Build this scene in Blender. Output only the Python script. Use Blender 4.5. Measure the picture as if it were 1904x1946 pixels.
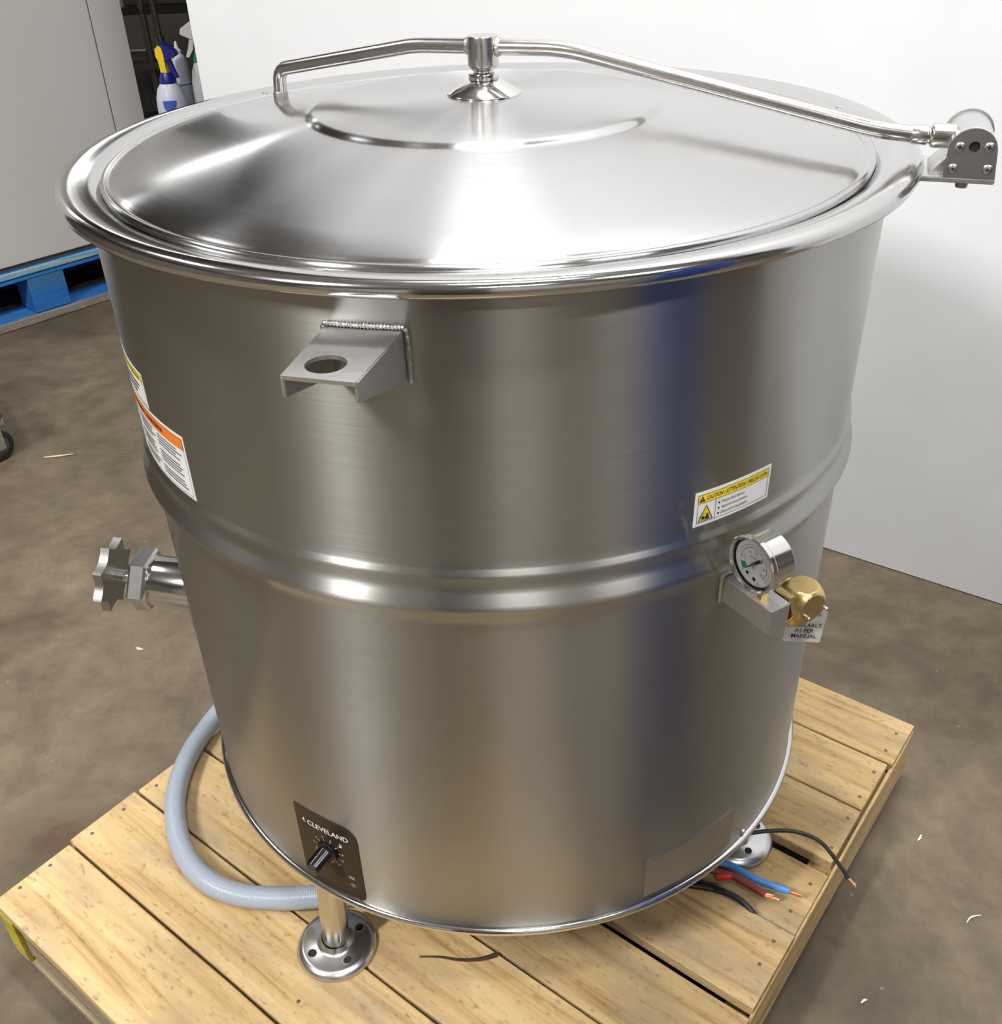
import bpy, bmesh, math, random
from mathutils import Vector, Matrix
R = math.radians
sc = bpy.context.scene
for o in list(bpy.data.objects):
    bpy.data.objects.remove(o)
col = sc.collection

# ------------------------------------------------------------------ camera
cam_d = bpy.data.cameras.new('camera')
cam = bpy.data.objects.new('camera', cam_d)
col.objects.link(cam)
YAW, PITCH, ROLL = -0.010887, 0.580422, 0.040607
CAM = Vector((0.0, -1.22253, 1.46801))
fw = Vector((math.sin(YAW) * math.cos(PITCH), math.cos(YAW) * math.cos(PITCH), -math.sin(PITCH)))
rt = Vector((math.cos(YAW), -math.sin(YAW), 0))
dn = fw.cross(rt)
rt2 = math.cos(ROLL) * rt + math.sin(ROLL) * dn
dn2 = -math.sin(ROLL) * rt + math.cos(ROLL) * dn
m = Matrix((rt2, -dn2, -fw)).transposed().to_4x4()
m.translation = CAM
cam.matrix_world = m
cam_d.sensor_fit = 'HORIZONTAL'
cam_d.sensor_width = 36.0
cam_d.lens = 36.0 * 1891.72 / 1904
cam_d.shift_x = 21.7 / 1904
cam_d.shift_y = -8.56 / 1904
cam_d.clip_start = 0.05
sc.camera = cam

# ------------------------------------------------------------------ world, exposure
w = bpy.data.worlds.new('world')
sc.world = w
w.use_nodes = True
w.node_tree.nodes['Background'].inputs[0].default_value = (0.9, 0.95, 1.0, 1)
w.node_tree.nodes['Background'].inputs[1].default_value = 0.0
vs = sc.view_settings
vs.view_transform = 'Standard'
vs.look = 'None'
vs.exposure = 0.55
vs.gamma = 1.0
vs.use_curve_mapping = False
sc.cycles.use_denoising = True
sc.cycles.max_bounces = 6
sc.cycles.diffuse_bounces = 2
sc.cycles.glossy_bounces = 4
sc.cycles.use_adaptive_sampling = True
sc.cycles.adaptive_threshold = 0.06
sc.cycles.adaptive_min_samples = 12
sc.cycles.use_light_tree = False
sc.cycles.sample_clamp_indirect = 6.0

# ceiling lamps of the hall: (x, y, z, rotation about z, length, strength)
LAMPS = [(-2.9, -2.6, 4.0, 42, 1.3, 190.0),
         (0.3, -1.6, 4.6, 0, 1.3, 30.0),
         (2.6, -3.0, 4.6, 0, 1.3, 75.0),
         (0.1, 0.1, 4.5, -36, 1.3, 75.0),
         (-3.6, 1.2, 4.6, 90, 1.3, 45.0),
         (0.5, -5.0, 4.6, 0, 1.3, 60.0),
         (-2.3, 6.2, 3.1, 0, 1.3, 70.0),
         (-4.3, 5.2, 3.4, 0, 1.3, 70.0)]
LAMP_COL = (1.0, 0.997, 0.99)

# ------------------------------------------------------------------ constants of the place
PT = 0.14                       # top of the wooden pallet
ZB = 0.3128                     # underside of the kettle
RB = 0.4544                     # radius of the kettle
AZP = -0.671014                 # direction of the pallet boards

# ------------------------------------------------------------------ materials
MATS = {}
def new_mat(name):
    mt = bpy.data.materials.new(name)
    mt.use_nodes = True
    nt = mt.node_tree
    MATS[name] = mt
    return mt, nt, nt.nodes['Principled BSDF']

def N(nt, typ, **kw):
    n = nt.nodes.new(typ)
    for k, v in kw.items():
        if k.startswith('in_'):
            n.inputs[k[3:].replace('_', ' ')].default_value = v
        else:
            setattr(n, k, v)
    return n

def plain(name, colr, rough=0.5, metal=0.0, noise=0.0, nscale=30.0, bump=0.0, coat=0.0, spec=0.5):
    mt, nt, b = new_mat(name)
    b.inputs['Base Color'].default_value = (*colr, 1)
    b.inputs['Roughness'].default_value = rough
    b.inputs['Metallic'].default_value = metal
    b.inputs['Specular IOR Level'].default_value = spec
    if coat:
        b.inputs['Coat Weight'].default_value = coat
        b.inputs['Coat Roughness'].default_value = 0.08
    if noise or bump:
        tc = N(nt, 'ShaderNodeTexCoord')
        nz = N(nt, 'ShaderNodeTexNoise')
        nz.inputs['Scale'].default_value = nscale
        nz.inputs['Detail'].default_value = 6
        nt.links.new(tc.outputs['Object'], nz.inputs['Vector'])
        if noise:
            mx = N(nt, 'ShaderNodeMix', data_type='RGBA')
            mx.inputs[6].default_value = (*[c * (1 - noise) for c in colr], 1)
            mx.inputs[7].default_value = (*[min(1, c * (1 + noise)) for c in colr], 1)
            nt.links.new(nz.outputs[0], mx.inputs[0])
            nt.links.new(mx.outputs[2], b.inputs['Base Color'])
        if bump:
            bp = N(nt, 'ShaderNodeBump')
            bp.inputs['Strength'].default_value = bump
            bp.inputs['Distance'].default_value = 0.002
            nt.links.new(nz.outputs[0], bp.inputs['Height'])
            nt.links.new(bp.outputs[0], b.inputs['Normal'])
    return mt

def brushed(name, colr, rough, aniso, streak='z', bump=0.02, fine=420.0, rvar=0.12, rot=0.25, broad=0.0):
    """stainless steel with grain: 'z' = turned grain round a vertical axis, 'r' = turned grain on a lid,
    'x'/'y' = straight grain"""
    mt, nt, b = new_mat(name)
    b.inputs['Metallic'].default_value = 1.0
    tc = N(nt, 'ShaderNodeTexCoord')
    sp = N(nt, 'ShaderNodeSeparateXYZ')
    nt.links.new(tc.outputs['Object'], sp.inputs[0])
    cb = N(nt, 'ShaderNodeCombineXYZ')
    if streak == 'z':
        mp = N(nt, 'ShaderNodeVectorMath', operation='MULTIPLY')
        mp.inputs[1].default_value = (5, 5, fine)
        nt.links.new(tc.outputs['Object'], mp.inputs[0])
        vec = mp.outputs[0]
    elif streak == 'r':
        x2 = N(nt, 'ShaderNodeVectorMath', operation='MULTIPLY')
        x2.inputs[1].default_value = (1, 1, 0)
        nt.links.new(tc.outputs['Object'], x2.inputs[0])
        ln = N(nt, 'ShaderNodeVectorMath', operation='LENGTH')
        nt.links.new(x2.outputs[0], ln.inputs[0])
        mu = N(nt, 'ShaderNodeMath', operation='MULTIPLY')
        mu.inputs[1].default_value = fine
        nt.links.new(ln.outputs['Value'], mu.inputs[0])
        mx_ = N(nt, 'ShaderNodeMath', operation='MULTIPLY')
        mx_.inputs[1].default_value = 6
        nt.links.new(sp.outputs[0], mx_.inputs[0])
        my_ = N(nt, 'ShaderNodeMath', operation='MULTIPLY')
        my_.inputs[1].default_value = 6
        nt.links.new(sp.outputs[1], my_.inputs[0])
        nt.links.new(mu.outputs[0], cb.inputs[2])
        nt.links.new(mx_.outputs[0], cb.inputs[0])
        nt.links.new(my_.outputs[0], cb.inputs[1])
        vec = cb.outputs[0]
    else:
        mp = N(nt, 'ShaderNodeVectorMath', operation='MULTIPLY')
        mp.inputs[1].default_value = (12, fine, fine) if streak == 'x' else (fine, 12, fine)
        nt.links.new(tc.outputs['Object'], mp.inputs[0])
        vec = mp.outputs[0]
    nz = N(nt, 'ShaderNodeTexNoise')
    nz.inputs['Scale'].default_value = 1.0
    nz.inputs['Detail'].default_value = 4.0
    nz.inputs['Roughness'].default_value = 0.65
    nt.links.new(vec, nz.inputs['Vector'])
    big = N(nt, 'ShaderNodeTexNoise')
    big.inputs['Scale'].default_value = 5.0
    big.inputs['Detail'].default_value = 3.0
    nt.links.new(tc.outputs['Object'], big.inputs['Vector'])
    mr = N(nt, 'ShaderNodeMapRange')
    mr.inputs['To Min'].default_value = rough - rvar * 0.5
    mr.inputs['To Max'].default_value = rough + rvar * 0.5
    mr.inputs['From Min'].default_value = 0.3
    mr.inputs['From Max'].default_value = 0.7
    av = N(nt, 'ShaderNodeMath', operation='ADD')
    hf = N(nt, 'ShaderNodeMath', operation='MULTIPLY')
    hf.inputs[1].default_value = 0.5
    nt.links.new(nz.outputs[0], av.inputs[0])
    nt.links.new(big.outputs[0], av.inputs[1])
    nt.links.new(av.outputs[0], hf.inputs[0])
    nt.links.new(hf.outputs[0], mr.inputs['Value'])
    nt.links.new(mr.outputs[0], b.inputs['Roughness'])
    cm = N(nt, 'ShaderNodeMix', data_type='RGBA')
    cm.inputs[6].default_value = (*[c * 0.93 for c in colr], 1)
    cm.inputs[7].default_value = (*[min(1, c * 1.07) for c in colr], 1)
    nt.links.new(nz.outputs[0], cm.inputs[0])
    nt.links.new(cm.outputs[2], b.inputs['Base Color'])
    if bump:
        bp = N(nt, 'ShaderNodeBump')
        bp.inputs['Strength'].default_value = bump
        bp.inputs['Distance'].default_value = 0.001
        nt.links.new(nz.outputs[0], bp.inputs['Height'])
        nt.links.new(bp.outputs[0], b.inputs['Normal'])
    if broad:
        gl = N(nt, 'ShaderNodeBsdfGlossy')
        gl.inputs['Roughness'].default_value = 0.52
        nt.links.new(cm.outputs[2], gl.inputs['Color'])
        mxs = N(nt, 'ShaderNodeMixShader'); mxs.inputs[0].default_value = broad
        nt.links.new(b.outputs[0], mxs.inputs[1]); nt.links.new(gl.outputs[0], mxs.inputs[2])
        nt.links.new(mxs.outputs[0], nt.nodes['Material Output'].inputs['Surface'])
    if aniso:
        b.inputs['Anisotropic'].default_value = aniso
        b.inputs['Anisotropic Rotation'].default_value = rot
        tg = N(nt, 'ShaderNodeTangent', direction_type='RADIAL', axis='Z')
        nt.links.new(tg.outputs[0], b.inputs['Tangent'])
    return mt

STEEL = (0.60, 0.585, 0.565)
brushed('body_steel', (0.375, 0.368, 0.345), 0.315, 0.96, 'z', bump=0.004, fine=700, rvar=0.05, broad=0.07)
brushed('lid_steel', (0.54, 0.535, 0.535), 0.20, 0.95, 'r', bump=0.005, fine=420, rvar=0.05)
brushed('rim_steel', (0.57, 0.565, 0.56), 0.13, 0.0, 'r', bump=0.012, fine=500, rvar=0.05)
brushed('tube_steel', (0.62, 0.60, 0.57), 0.22, 0.0, 'x', bump=0.02, fine=300, rvar=0.08)
brushed('plate_steel', (0.61, 0.605, 0.60), 0.42, 0.0, 'x', bump=0.04, fine=350, rvar=0.1)
brushed('dark_plate_steel', (0.37, 0.36, 0.35), 0.45, 0.0, 'x', bump=0.03, fine=400, rvar=0.1)
brushed('strip_steel', (0.42, 0.415, 0.40), 0.36, 0.3, 'z', bump=0.02, fine=500)
plain('polished_steel', (0.68, 0.67, 0.66), 0.12, 1.0)
plain('satin_steel', (0.60, 0.60, 0.60), 0.28, 1.0, noise=0.12, nscale=80)
plain('weld', (0.50, 0.49, 0.47), 0.35, 1.0, noise=0.3, nscale=400, bump=0.6)
plain('brass', (0.66, 0.50, 0.22), 0.33, 1.0, noise=0.22, nscale=90, bump=0.15)
plain('copper', (0.78, 0.36, 0.20), 0.28, 1.0, noise=0.2, nscale=300)
plain('hole_dark', (0.012, 0.011, 0.010), 0.7)
plain('black_plastic', (0.008, 0.008, 0.009), 0.22)
plain('black_rubber', (0.012, 0.012, 0.013), 0.42, noise=0.3, nscale=60)
plain('panel_film', (0.034, 0.025, 0.016), 0.3, spec=0.08)
plain('panel_lens', (0.14, 0.105, 0.065), 0.35)
plain('print_white', (0.85, 0.85, 0.84), 0.5)
plain('print_red', (0.62, 0.09, 0.07), 0.5)
plain('print_black', (0.012, 0.012, 0.012), 0.5)
plain('print_grey', (0.10, 0.10, 0.11), 0.5)
plain('label_white', (0.80, 0.80, 0.79), 0.35)
plain('label_yellow', (0.90, 0.66, 0.03), 0.35)
plain('label_orange', (0.83, 0.20, 0.02), 0.35)
plain('print_green', (0.03, 0.33, 0.13), 0.5)
plain('dial_white', (0.82, 0.84, 0.85), 0.5)
plain('tag_aluminium', (0.62, 0.60, 0.55), 0.45, 0.6, noise=0.3, nscale=70, bump=0.1)
plain('blue_sleeve', (0.07, 0.27, 0.68), 0.35)
plain('red_sleeve', (0.26, 0.03, 0.035), 0.5, noise=0.3, nscale=150)
plain('red_tape', (0.62, 0.03, 0.02), 0.4)
plain('drum_blue', (0.015, 0.048, 0.22), 0.35, noise=0.15, nscale=8)
plain('cabinet_grey', (0.50, 0.485, 0.465), 0.55, noise=0.025, nscale=3)
plain('cabinet_seam', (0.06, 0.06, 0.06), 0.7)
plain('dark_steel', (0.09, 0.085, 0.08), 0.45, 0.4, noise=0.4, nscale=12)
plain('rack_steel', (0.35, 0.34, 0.32), 0.4, 0.8, noise=0.25, nscale=25)
plain('bottle_white', (0.55, 0.58, 0.66), 0.35, spec=0.5)
plain('jug_white', (0.50, 0.52, 0.52), 0.4)
plain('trigger_yellow', (0.85, 0.58, 0.02), 0.35)
plain('trigger_blue', (0.012, 0.016, 0.19), 0.28)
plain('bottle_print', (0.05, 0.11, 0.50), 0.4)
plain('trigger_green', (0.01, 0.22, 0.085), 0.35)
plain('trigger_white', (0.75, 0.74, 0.72), 0.35)
plain('cardboard', (0.30, 0.20, 0.11), 0.8, noise=0.2, nscale=10)
plain('wood_chip', (0.62, 0.50, 0.34), 0.8)
plain('paper_scrap', (0.75, 0.72, 0.66), 0.8)
plain('bark', (0.055, 0.030, 0.018), 0.85, noise=0.4, nscale=80, bump=0.6)
plain('nail_steel', (0.16, 0.14, 0.12), 0.55, 0.7, noise=0.4, nscale=300)
plain('lamp_housing', (0.7, 0.7, 0.7), 0.5)
plain('hall_ceiling', (0.62, 0.61, 0.60), 0.8, noise=0.1, nscale=2)
plain('hall_wall_dark', (0.075, 0.065, 0.055), 0.8, noise=0.3, nscale=2)
plain('hall_wall_pale', (0.50, 0.48, 0.45), 0.8, noise=0.1, nscale=2)
plain('hall_wall', (0.17, 0.155, 0.14), 0.8, noise=0.25, nscale=2)

# white painted partition: faint smudges and dents
mt, nt, b = new_mat('wall_paint')
tc = N(nt, 'ShaderNodeTexCoord')
nz = N(nt, 'ShaderNodeTexNoise'); nz.inputs['Scale'].default_value = 1.6; nz.inputs['Detail'].default_value = 8
nt.links.new(tc.outputs['Object'], nz.inputs['Vector'])
cr = N(nt, 'ShaderNodeValToRGB')
cr.color_ramp.elements[0].position = 0.28; cr.color_ramp.elements[0].color = (0.79, 0.80, 0.81, 1)
cr.color_ramp.elements[1].position = 0.52; cr.color_ramp.elements[1].color = (0.86, 0.875, 0.89, 1)
nt.links.new(nz.outputs[0], cr.inputs[0])
nt.links.new(cr.outputs[0], b.inputs['Base Color'])
b.inputs['Roughness'].default_value = 0.55
n2 = N(nt, 'ShaderNodeTexNoise'); n2.inputs['Scale'].default_value = 9
nt.links.new(tc.outputs['Object'], n2.inputs['Vector'])
bp = N(nt, 'ShaderNodeBump'); bp.inputs['Strength'].default_value = 0.06; bp.inputs['Distance'].default_value = 0.01
nt.links.new(n2.outputs[0], bp.inputs['Height']); nt.links.new(bp.outputs[0], b.inputs['Normal'])

# stained concrete
STAIN = (-0.84, -0.03, 0.0)
mt, nt, b = new_mat('concrete')
tc = N(nt, 'ShaderNodeTexCoord')
def noise_of(scale, detail, rough=0.6, dist=0.0):
    n = N(nt, 'ShaderNodeTexNoise')
    n.inputs['Scale'].default_value = scale; n.inputs['Detail'].default_value = detail
    n.inputs['Roughness'].default_value = rough; n.inputs['Distortion'].default_value = dist
    nt.links.new(tc.outputs['Object'], n.inputs['Vector'])
    return n
a1 = noise_of(2.2, 8, 0.65, 0.6)
r1 = N(nt, 'ShaderNodeValToRGB')
e = r1.color_ramp.elements
e[0].position = 0.30; e[0].color = (0.080, 0.0605, 0.038, 1)
e[1].position = 0.70; e[1].color = (0.184, 0.1465, 0.099, 1)
nt.links.new(a1.outputs[0], r1.inputs[0])
a2 = noise_of(14, 6, 0.7)
r2 = N(nt, 'ShaderNodeValToRGB')
e = r2.color_ramp.elements
e[0].position = 0.35; e[0].color = (0.78, 0.78, 0.78, 1)
e[1].position = 0.68; e[1].color = (1.16, 1.16, 1.16, 1)
nt.links.new(a2.outputs[0], r2.inputs[0])
mx = N(nt, 'ShaderNodeMix', data_type='RGBA', blend_type='MULTIPLY'); mx.inputs[0].default_value = 1
nt.links.new(r1.outputs[0], mx.inputs[6]); nt.links.new(r2.outputs[0], mx.inputs[7])
a3 = noise_of(0.9, 5, 0.6, 1.2)       # reddish rust stain patches
r3 = N(nt, 'ShaderNodeValToRGB')
e = r3.color_ramp.elements
e[0].position = 0.60; e[0].color = (0, 0, 0, 1)
e[1].position = 0.74; e[1].color = (0.45, 0.45, 0.45, 1)
nt.links.new(a3.outputs[0], r3.inputs[0])
mx2 = N(nt, 'ShaderNodeMix', data_type='RGBA'); mx2.inputs[7].default_value = (0.10, 0.055, 0.035, 1)
nt.links.new(r3.outputs[0], mx2.inputs[0]); nt.links.new(mx.outputs[2], mx2.inputs[6])
vo = N(nt, 'ShaderNodeTexVoronoi', feature='F1'); vo.inputs['Scale'].default_value = 16   # pale specks
nt.links.new(tc.outputs['Object'], vo.inputs['Vector'])
r4 = N(nt, 'ShaderNodeValToRGB')
e = r4.color_ramp.elements
e[0].position = 0.03; e[0].color = (0.5, 0.5, 0.5, 1)
e[1].position = 0.06; e[1].color = (0, 0, 0, 1)
nt.links.new(vo.outputs['Distance'], r4.inputs[0])
mx3 = N(nt, 'ShaderNodeMix', data_type='RGBA'); mx3.inputs[7].default_value = (0.30, 0.27, 0.22, 1)
nt.links.new(r4.outputs[0], mx3.inputs[0]); nt.links.new(mx2.outputs[2], mx3.inputs[6])
ds = N(nt, 'ShaderNodeVectorMath', operation='DISTANCE'); ds.inputs[1].default_value = STAIN
nt.links.new(tc.outputs['Object'], ds.inputs[0])
dr_ = N(nt, 'ShaderNodeMapRange'); dr_.inputs['From Min'].default_value = 0.02; dr_.inputs['From Max'].default_value = 0.13
dr_.inputs['To Min'].default_value = 0.8; dr_.inputs['To Max'].default_value = 0.0
nt.links.new(ds.outputs['Value'], dr_.inputs['Value'])
r5 = N(nt, 'ShaderNodeValToRGB')
r5.color_ramp.elements[0].position = 0.42; r5.color_ramp.elements[1].position = 0.60
nt.links.new(a2.outputs[0], r5.inputs[0])
ml = N(nt, 'ShaderNodeMath', operation='MULTIPLY'); nt.links.new(dr_.outputs[0], ml.inputs[0]); nt.links.new(r5.outputs[0], ml.inputs[1])
mx4 = N(nt, 'ShaderNodeMix', data_type='RGBA'); mx4.inputs[7].default_value = (0.072, 0.036, 0.022, 1)
nt.links.new(ml.outputs[0], mx4.inputs[0]); nt.links.new(mx3.outputs[2], mx4.inputs[6])
nt.links.new(mx4.outputs[2], b.inputs['Base Color'])
rr = N(nt, 'ShaderNodeMapRange'); rr.inputs['To Min'].default_value = 0.42; rr.inputs['To Max'].default_value = 0.68
nt.links.new(a1.outputs[0], rr.inputs['Value']); nt.links.new(rr.outputs[0], b.inputs['Roughness'])
b.inputs['Specular IOR Level'].default_value = 0.35
bp = N(nt, 'ShaderNodeBump'); bp.inputs['Strength'].default_value = 0.15; bp.inputs['Distance'].default_value = 0.004
nt.links.new(a2.outputs[0], bp.inputs['Height']); nt.links.new(bp.outputs[0], b.inputs['Normal'])

# pallet timber: grain along the object's local X, every board its own tone
def wood(name, pale, mid, dark, blot=(0.36, 0.27, 0.165)):
    mt, nt, b = new_mat(name)
    tc = N(nt, 'ShaderNodeTexCoord')
    oi = N(nt, 'ShaderNodeObjectInfo')
    sh = N(nt, 'ShaderNodeVectorMath', operation='SCALE'); sh.inputs['Scale'].default_value = 1
    of = N(nt, 'ShaderNodeCombineXYZ')
    mu = N(nt, 'ShaderNodeMath', operation='MULTIPLY'); mu.inputs[1].default_value = 37.0
    nt.links.new(oi.outputs['Random'], mu.inputs[0])
    for i in range(3):
        nt.links.new(mu.outputs[0], of.inputs[i])
    ad = N(nt, 'ShaderNodeVectorMath', operation='ADD')
    nt.links.new(tc.outputs['Object'], ad.inputs[0]); nt.links.new(of.outputs[0], ad.inputs[1])
    st = N(nt, 'ShaderNodeVectorMath', operation='MULTIPLY'); st.inputs[1].default_value = (2.2, 34, 34)
    nt.links.new(ad.outputs[0], st.inputs[0])
    g = N(nt, 'ShaderNodeTexNoise'); g.inputs['Scale'].default_value = 1; g.inputs['Detail'].default_value = 7
    g.inputs['Roughness'].default_value = 0.62; g.inputs['Distortion'].default_value = 0.9
    nt.links.new(st.outputs[0], g.inputs['Vector'])
    cr = N(nt, 'ShaderNodeValToRGB')
    e = cr.color_ramp.elements
    e[0].position = 0.28; e[0].color = (*dark, 1)
    e[1].position = 0.66; e[1].color = (*pale, 1)
    el = cr.color_ramp.elements.new(0.44); el.color = (*mid, 1)
    nt.links.new(g.outputs[0], cr.inputs[0])
    # grey weathered blotches
    st2 = N(nt, 'ShaderNodeVectorMath', operation='MULTIPLY'); st2.inputs[1].default_value = (5, 13, 13)
    nt.links.new(ad.outputs[0], st2.inputs[0])
    g2 = N(nt, 'ShaderNodeTexNoise'); g2.inputs['Scale'].default_value = 1; g2.inputs['Detail'].default_value = 6
    nt.links.new(st2.outputs[0], g2.inputs['Vector'])
    c2 = N(nt, 'ShaderNodeValToRGB')
    e = c2.color_ramp.elements
    e[0].position = 0.47; e[0].color = (0, 0, 0, 1)
    e[1].position = 0.70; e[1].color = (0.9, 0.9, 0.9, 1)
    nt.links.new(g2.outputs[0], c2.inputs[0])
    mx = N(nt, 'ShaderNodeMix', data_type='RGBA'); mx.inputs[7].default_value = tuple(blot) + (1,)
    nt.links.new(c2.outputs[0], mx.inputs[0]); nt.links.new(cr.outputs[0], mx.inputs[6])
    # small dark specks and worm holes
    g3 = N(nt, 'ShaderNodeTexNoise'); g3.inputs['Scale'].default_value = 1; g3.inputs['Detail'].default_value = 3
    st3 = N(nt, 'ShaderNodeVectorMath', operation='MULTIPLY'); st3.inputs[1].default_value = (70, 150, 150)
    nt.links.new(ad.outputs[0], st3.inputs[0]); nt.links.new(st3.outputs[0], g3.inputs['Vector'])
    c3 = N(nt, 'ShaderNodeValToRGB')
    e = c3.color_ramp.elements
    e[0].position = 0.58; e[0].color = (0, 0, 0, 1)
    e[1].position = 0.80; e[1].color = (0.7, 0.7, 0.7, 1)
    nt.links.new(g3.outputs[0], c3.inputs[0])
    mx2 = N(nt, 'ShaderNodeMix', data_type='RGBA'); mx2.inputs[7].default_value = tuple(c_ * 0.42 for c_ in blot) + (1,)
    nt.links.new(c3.outputs[0], mx2.inputs[0]); nt.links.new(mx.outputs[2], mx2.inputs[6])
    # board tone
    tn = N(nt, 'ShaderNodeMapRange'); tn.inputs['To Min'].default_value = 0.80; tn.inputs['To Max'].default_value = 1.08
    nt.links.new(oi.outputs['Random'], tn.inputs['Value'])
    vm = N(nt, 'ShaderNodeVectorMath', operation='SCALE')
    nt.links.new(mx2.outputs[2], vm.inputs[0]); nt.links.new(tn.outputs[0], vm.inputs['Scale'])
    nt.links.new(vm.outputs[0], b.inputs['Base Color'])
    b.inputs['Roughness'].default_value = 0.75
    b.inputs['Specular IOR Level'].default_value = 0.25
    bp = N(nt, 'ShaderNodeBump'); bp.inputs['Strength'].default_value = 0.35; bp.inputs['Distance'].default_value = 0.002
    nt.links.new(g.outputs[0], bp.inputs['Height']); nt.links.new(bp.outputs[0], b.inputs['Normal'])
    return mt
wood('pine', (0.66, 0.485, 0.25), (0.54, 0.365, 0.165), (0.28, 0.165, 0.065))
wood('old_wood', (0.42, 0.33, 0.21), (0.30, 0.23, 0.15), (0.13, 0.09, 0.055))
wood('yellow_end', (0.62, 0.52, 0.05), (0.50, 0.40, 0.04), (0.30, 0.22, 0.03))
wood('blue_wood', (0.030, 0.20, 0.58), (0.025, 0.16, 0.50), (0.02, 0.08, 0.24), (0.06, 0.16, 0.28))
wood('blue_worn', (0.55, 0.50, 0.36), (0.10, 0.36, 0.55), (0.04, 0.16, 0.36), (0.12, 0.38, 0.52))
wood('grey_edge', (0.34, 0.29, 0.24), (0.28, 0.235, 0.19), (0.16, 0.13, 0.10), (0.2, 0.17, 0.14))

def emitter(name, colr, strength):
    mt, nt, b = new_mat(name)
    b.inputs['Base Color'].default_value = (0.8, 0.8, 0.8, 1)
    b.inputs['Emission Color'].default_value = (*colr, 1)
    b.inputs['Emission Strength'].default_value = strength
    return mt

# clear gauge window
mt, nt, b = new_mat('clear_glass')
b.inputs['Roughness'].default_value = 0.02
b.inputs['Transmission Weight'].default_value = 1.0
b.inputs['IOR'].default_value = 1.1
b.inputs['Base Color'].default_value = (0.98, 0.99, 1, 1)

# ridged PVC hose: fine helical ribs
mt, nt, b = new_mat('hose_pvc')
b.inputs['Base Color'].default_value = (0.34, 0.385, 0.45, 1)
b.inputs['Roughness'].default_value = 0.28
uvn = N(nt, 'ShaderNodeUVMap')
spx = N(nt, 'ShaderNodeSeparateXYZ'); nt.links.new(uvn.outputs[0], spx.inputs[0])
mu = N(nt, 'ShaderNodeMath', operation='MULTIPLY'); mu.inputs[1].default_value = 2 * math.pi
nt.links.new(spx.outputs[0], mu.inputs[0])
sn = N(nt, 'ShaderNodeMath', operation='SINE'); nt.links.new(mu.outputs[0], sn.inputs[0])
bp = N(nt, 'ShaderNodeBump'); bp.inputs['Strength'].default_value = 0.22; bp.inputs['Distance'].default_value = 0.0008
nt.links.new(sn.outputs[0], bp.inputs['Height']); nt.links.new(bp.outputs[0], b.inputs['Normal'])

# ------------------------------------------------------------------ geometry helpers
def root_loc(o):
    while o.parent:
        o = o.parent
    return Vector(o.location)

def finish(me, smooth, angle=35):
    if smooth:
        for p in me.polygons:
            p.use_smooth = True
        me.set_sharp_from_angle(angle=R(angle))

def mk(name, verts, faces, mat, parent=None, smooth=False, angle=35, label=None, uvs=None):
    """one mesh object; verts in world metres, stored relative to the thing's base"""
    off = root_loc(parent) if parent else Vector((0, 0, 0))
    me = bpy.data.meshes.new(name)
    me.from_pydata([tuple(Vector(v) - off) for v in verts], [], faces)
    me.update()
    finish(me, smooth, angle)
    if uvs:
        ul = me.uv_layers.new(name='UVMap')
        for lp in me.loops:
            ul.data[lp.index].uv = uvs[lp.vertex_index]
    if mat:
        me.materials.append(MATS[mat])
    o = bpy.data.objects.new(name, me)
    col.objects.link(o)
    if parent:
        o.parent = parent
    if label:
        o['label'] = label
    return o

def mkbm(name, bm, mat, parent=None, smooth=False, angle=35, label=None):
    bmesh.ops.recalc_face_normals(bm, faces=bm.faces[:])
    bm.verts.index_update()
    vs_ = [v.co.copy() for v in bm.verts]
    fs_ = [[v.index for v in f.verts] for f in bm.faces]
    bm.free()
    return mk(name, vs_, fs_, mat, parent, smooth, angle, label)

def thing(name, loc, label, cat, group=None):
    o = bpy.data.objects.new(name, None)
    o.empty_display_size = 0.05
    col.objects.link(o)
    o.location = loc
    o['label'] = label; o['category'] = cat
    if group: o['group'] = group
    return o

def tag(o, label, cat, group=None):
    o['label'] = label; o['category'] = cat
    if group: o['group'] = group
    return o

def structure(o, label=None):
    o['kind'] = 'structure'
    if label: o['label'] = label
    return o

def frame(ax, up=(0, 0, 1)):
    z = Vector(ax).normalized()
    x = Vector(up).cross(z)
    if x.length < 1e-4:
        x = Vector((1, 0, 0)).cross(z)
    x.normalize()
    y = z.cross(x)
    return Matrix((x, y, z)).transposed()

def lathe(prof, o=(0, 0, 0), ax=(0, 0, 1), seg=48, closed=False):
    """turn (r, h) points round an axis; returns verts, faces"""
    M = frame(ax) if tuple(ax) != (0, 0, 1) else Matrix.Identity(3)
    o = Vector(o)
    V, F = [], []
    rings = []
    for r, h in prof:
        if r < 1e-6:
            V.append(o + M @ Vector((0, 0, h))); rings.append([len(V) - 1] * seg)
        else:
            i0 = len(V)
            for k in range(seg):
                a = 2 * math.pi * k / seg
                V.append(o + M @ Vector((r * math.cos(a), r * math.sin(a), h)))
            rings.append(list(range(i0, i0 + seg)))
    n = len(rings)
    for i in range(n if closed else n - 1):
        A, B = rings[i], rings[(i + 1) % n]
        for k in range(seg):
            k2 = (k + 1) % seg
            q = []
            for t in (A[k], A[k2], B[k2], B[k]):
                if t not in q: q.append(t)
            if len(q) > 2: F.append(q)
    return V, F

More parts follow.
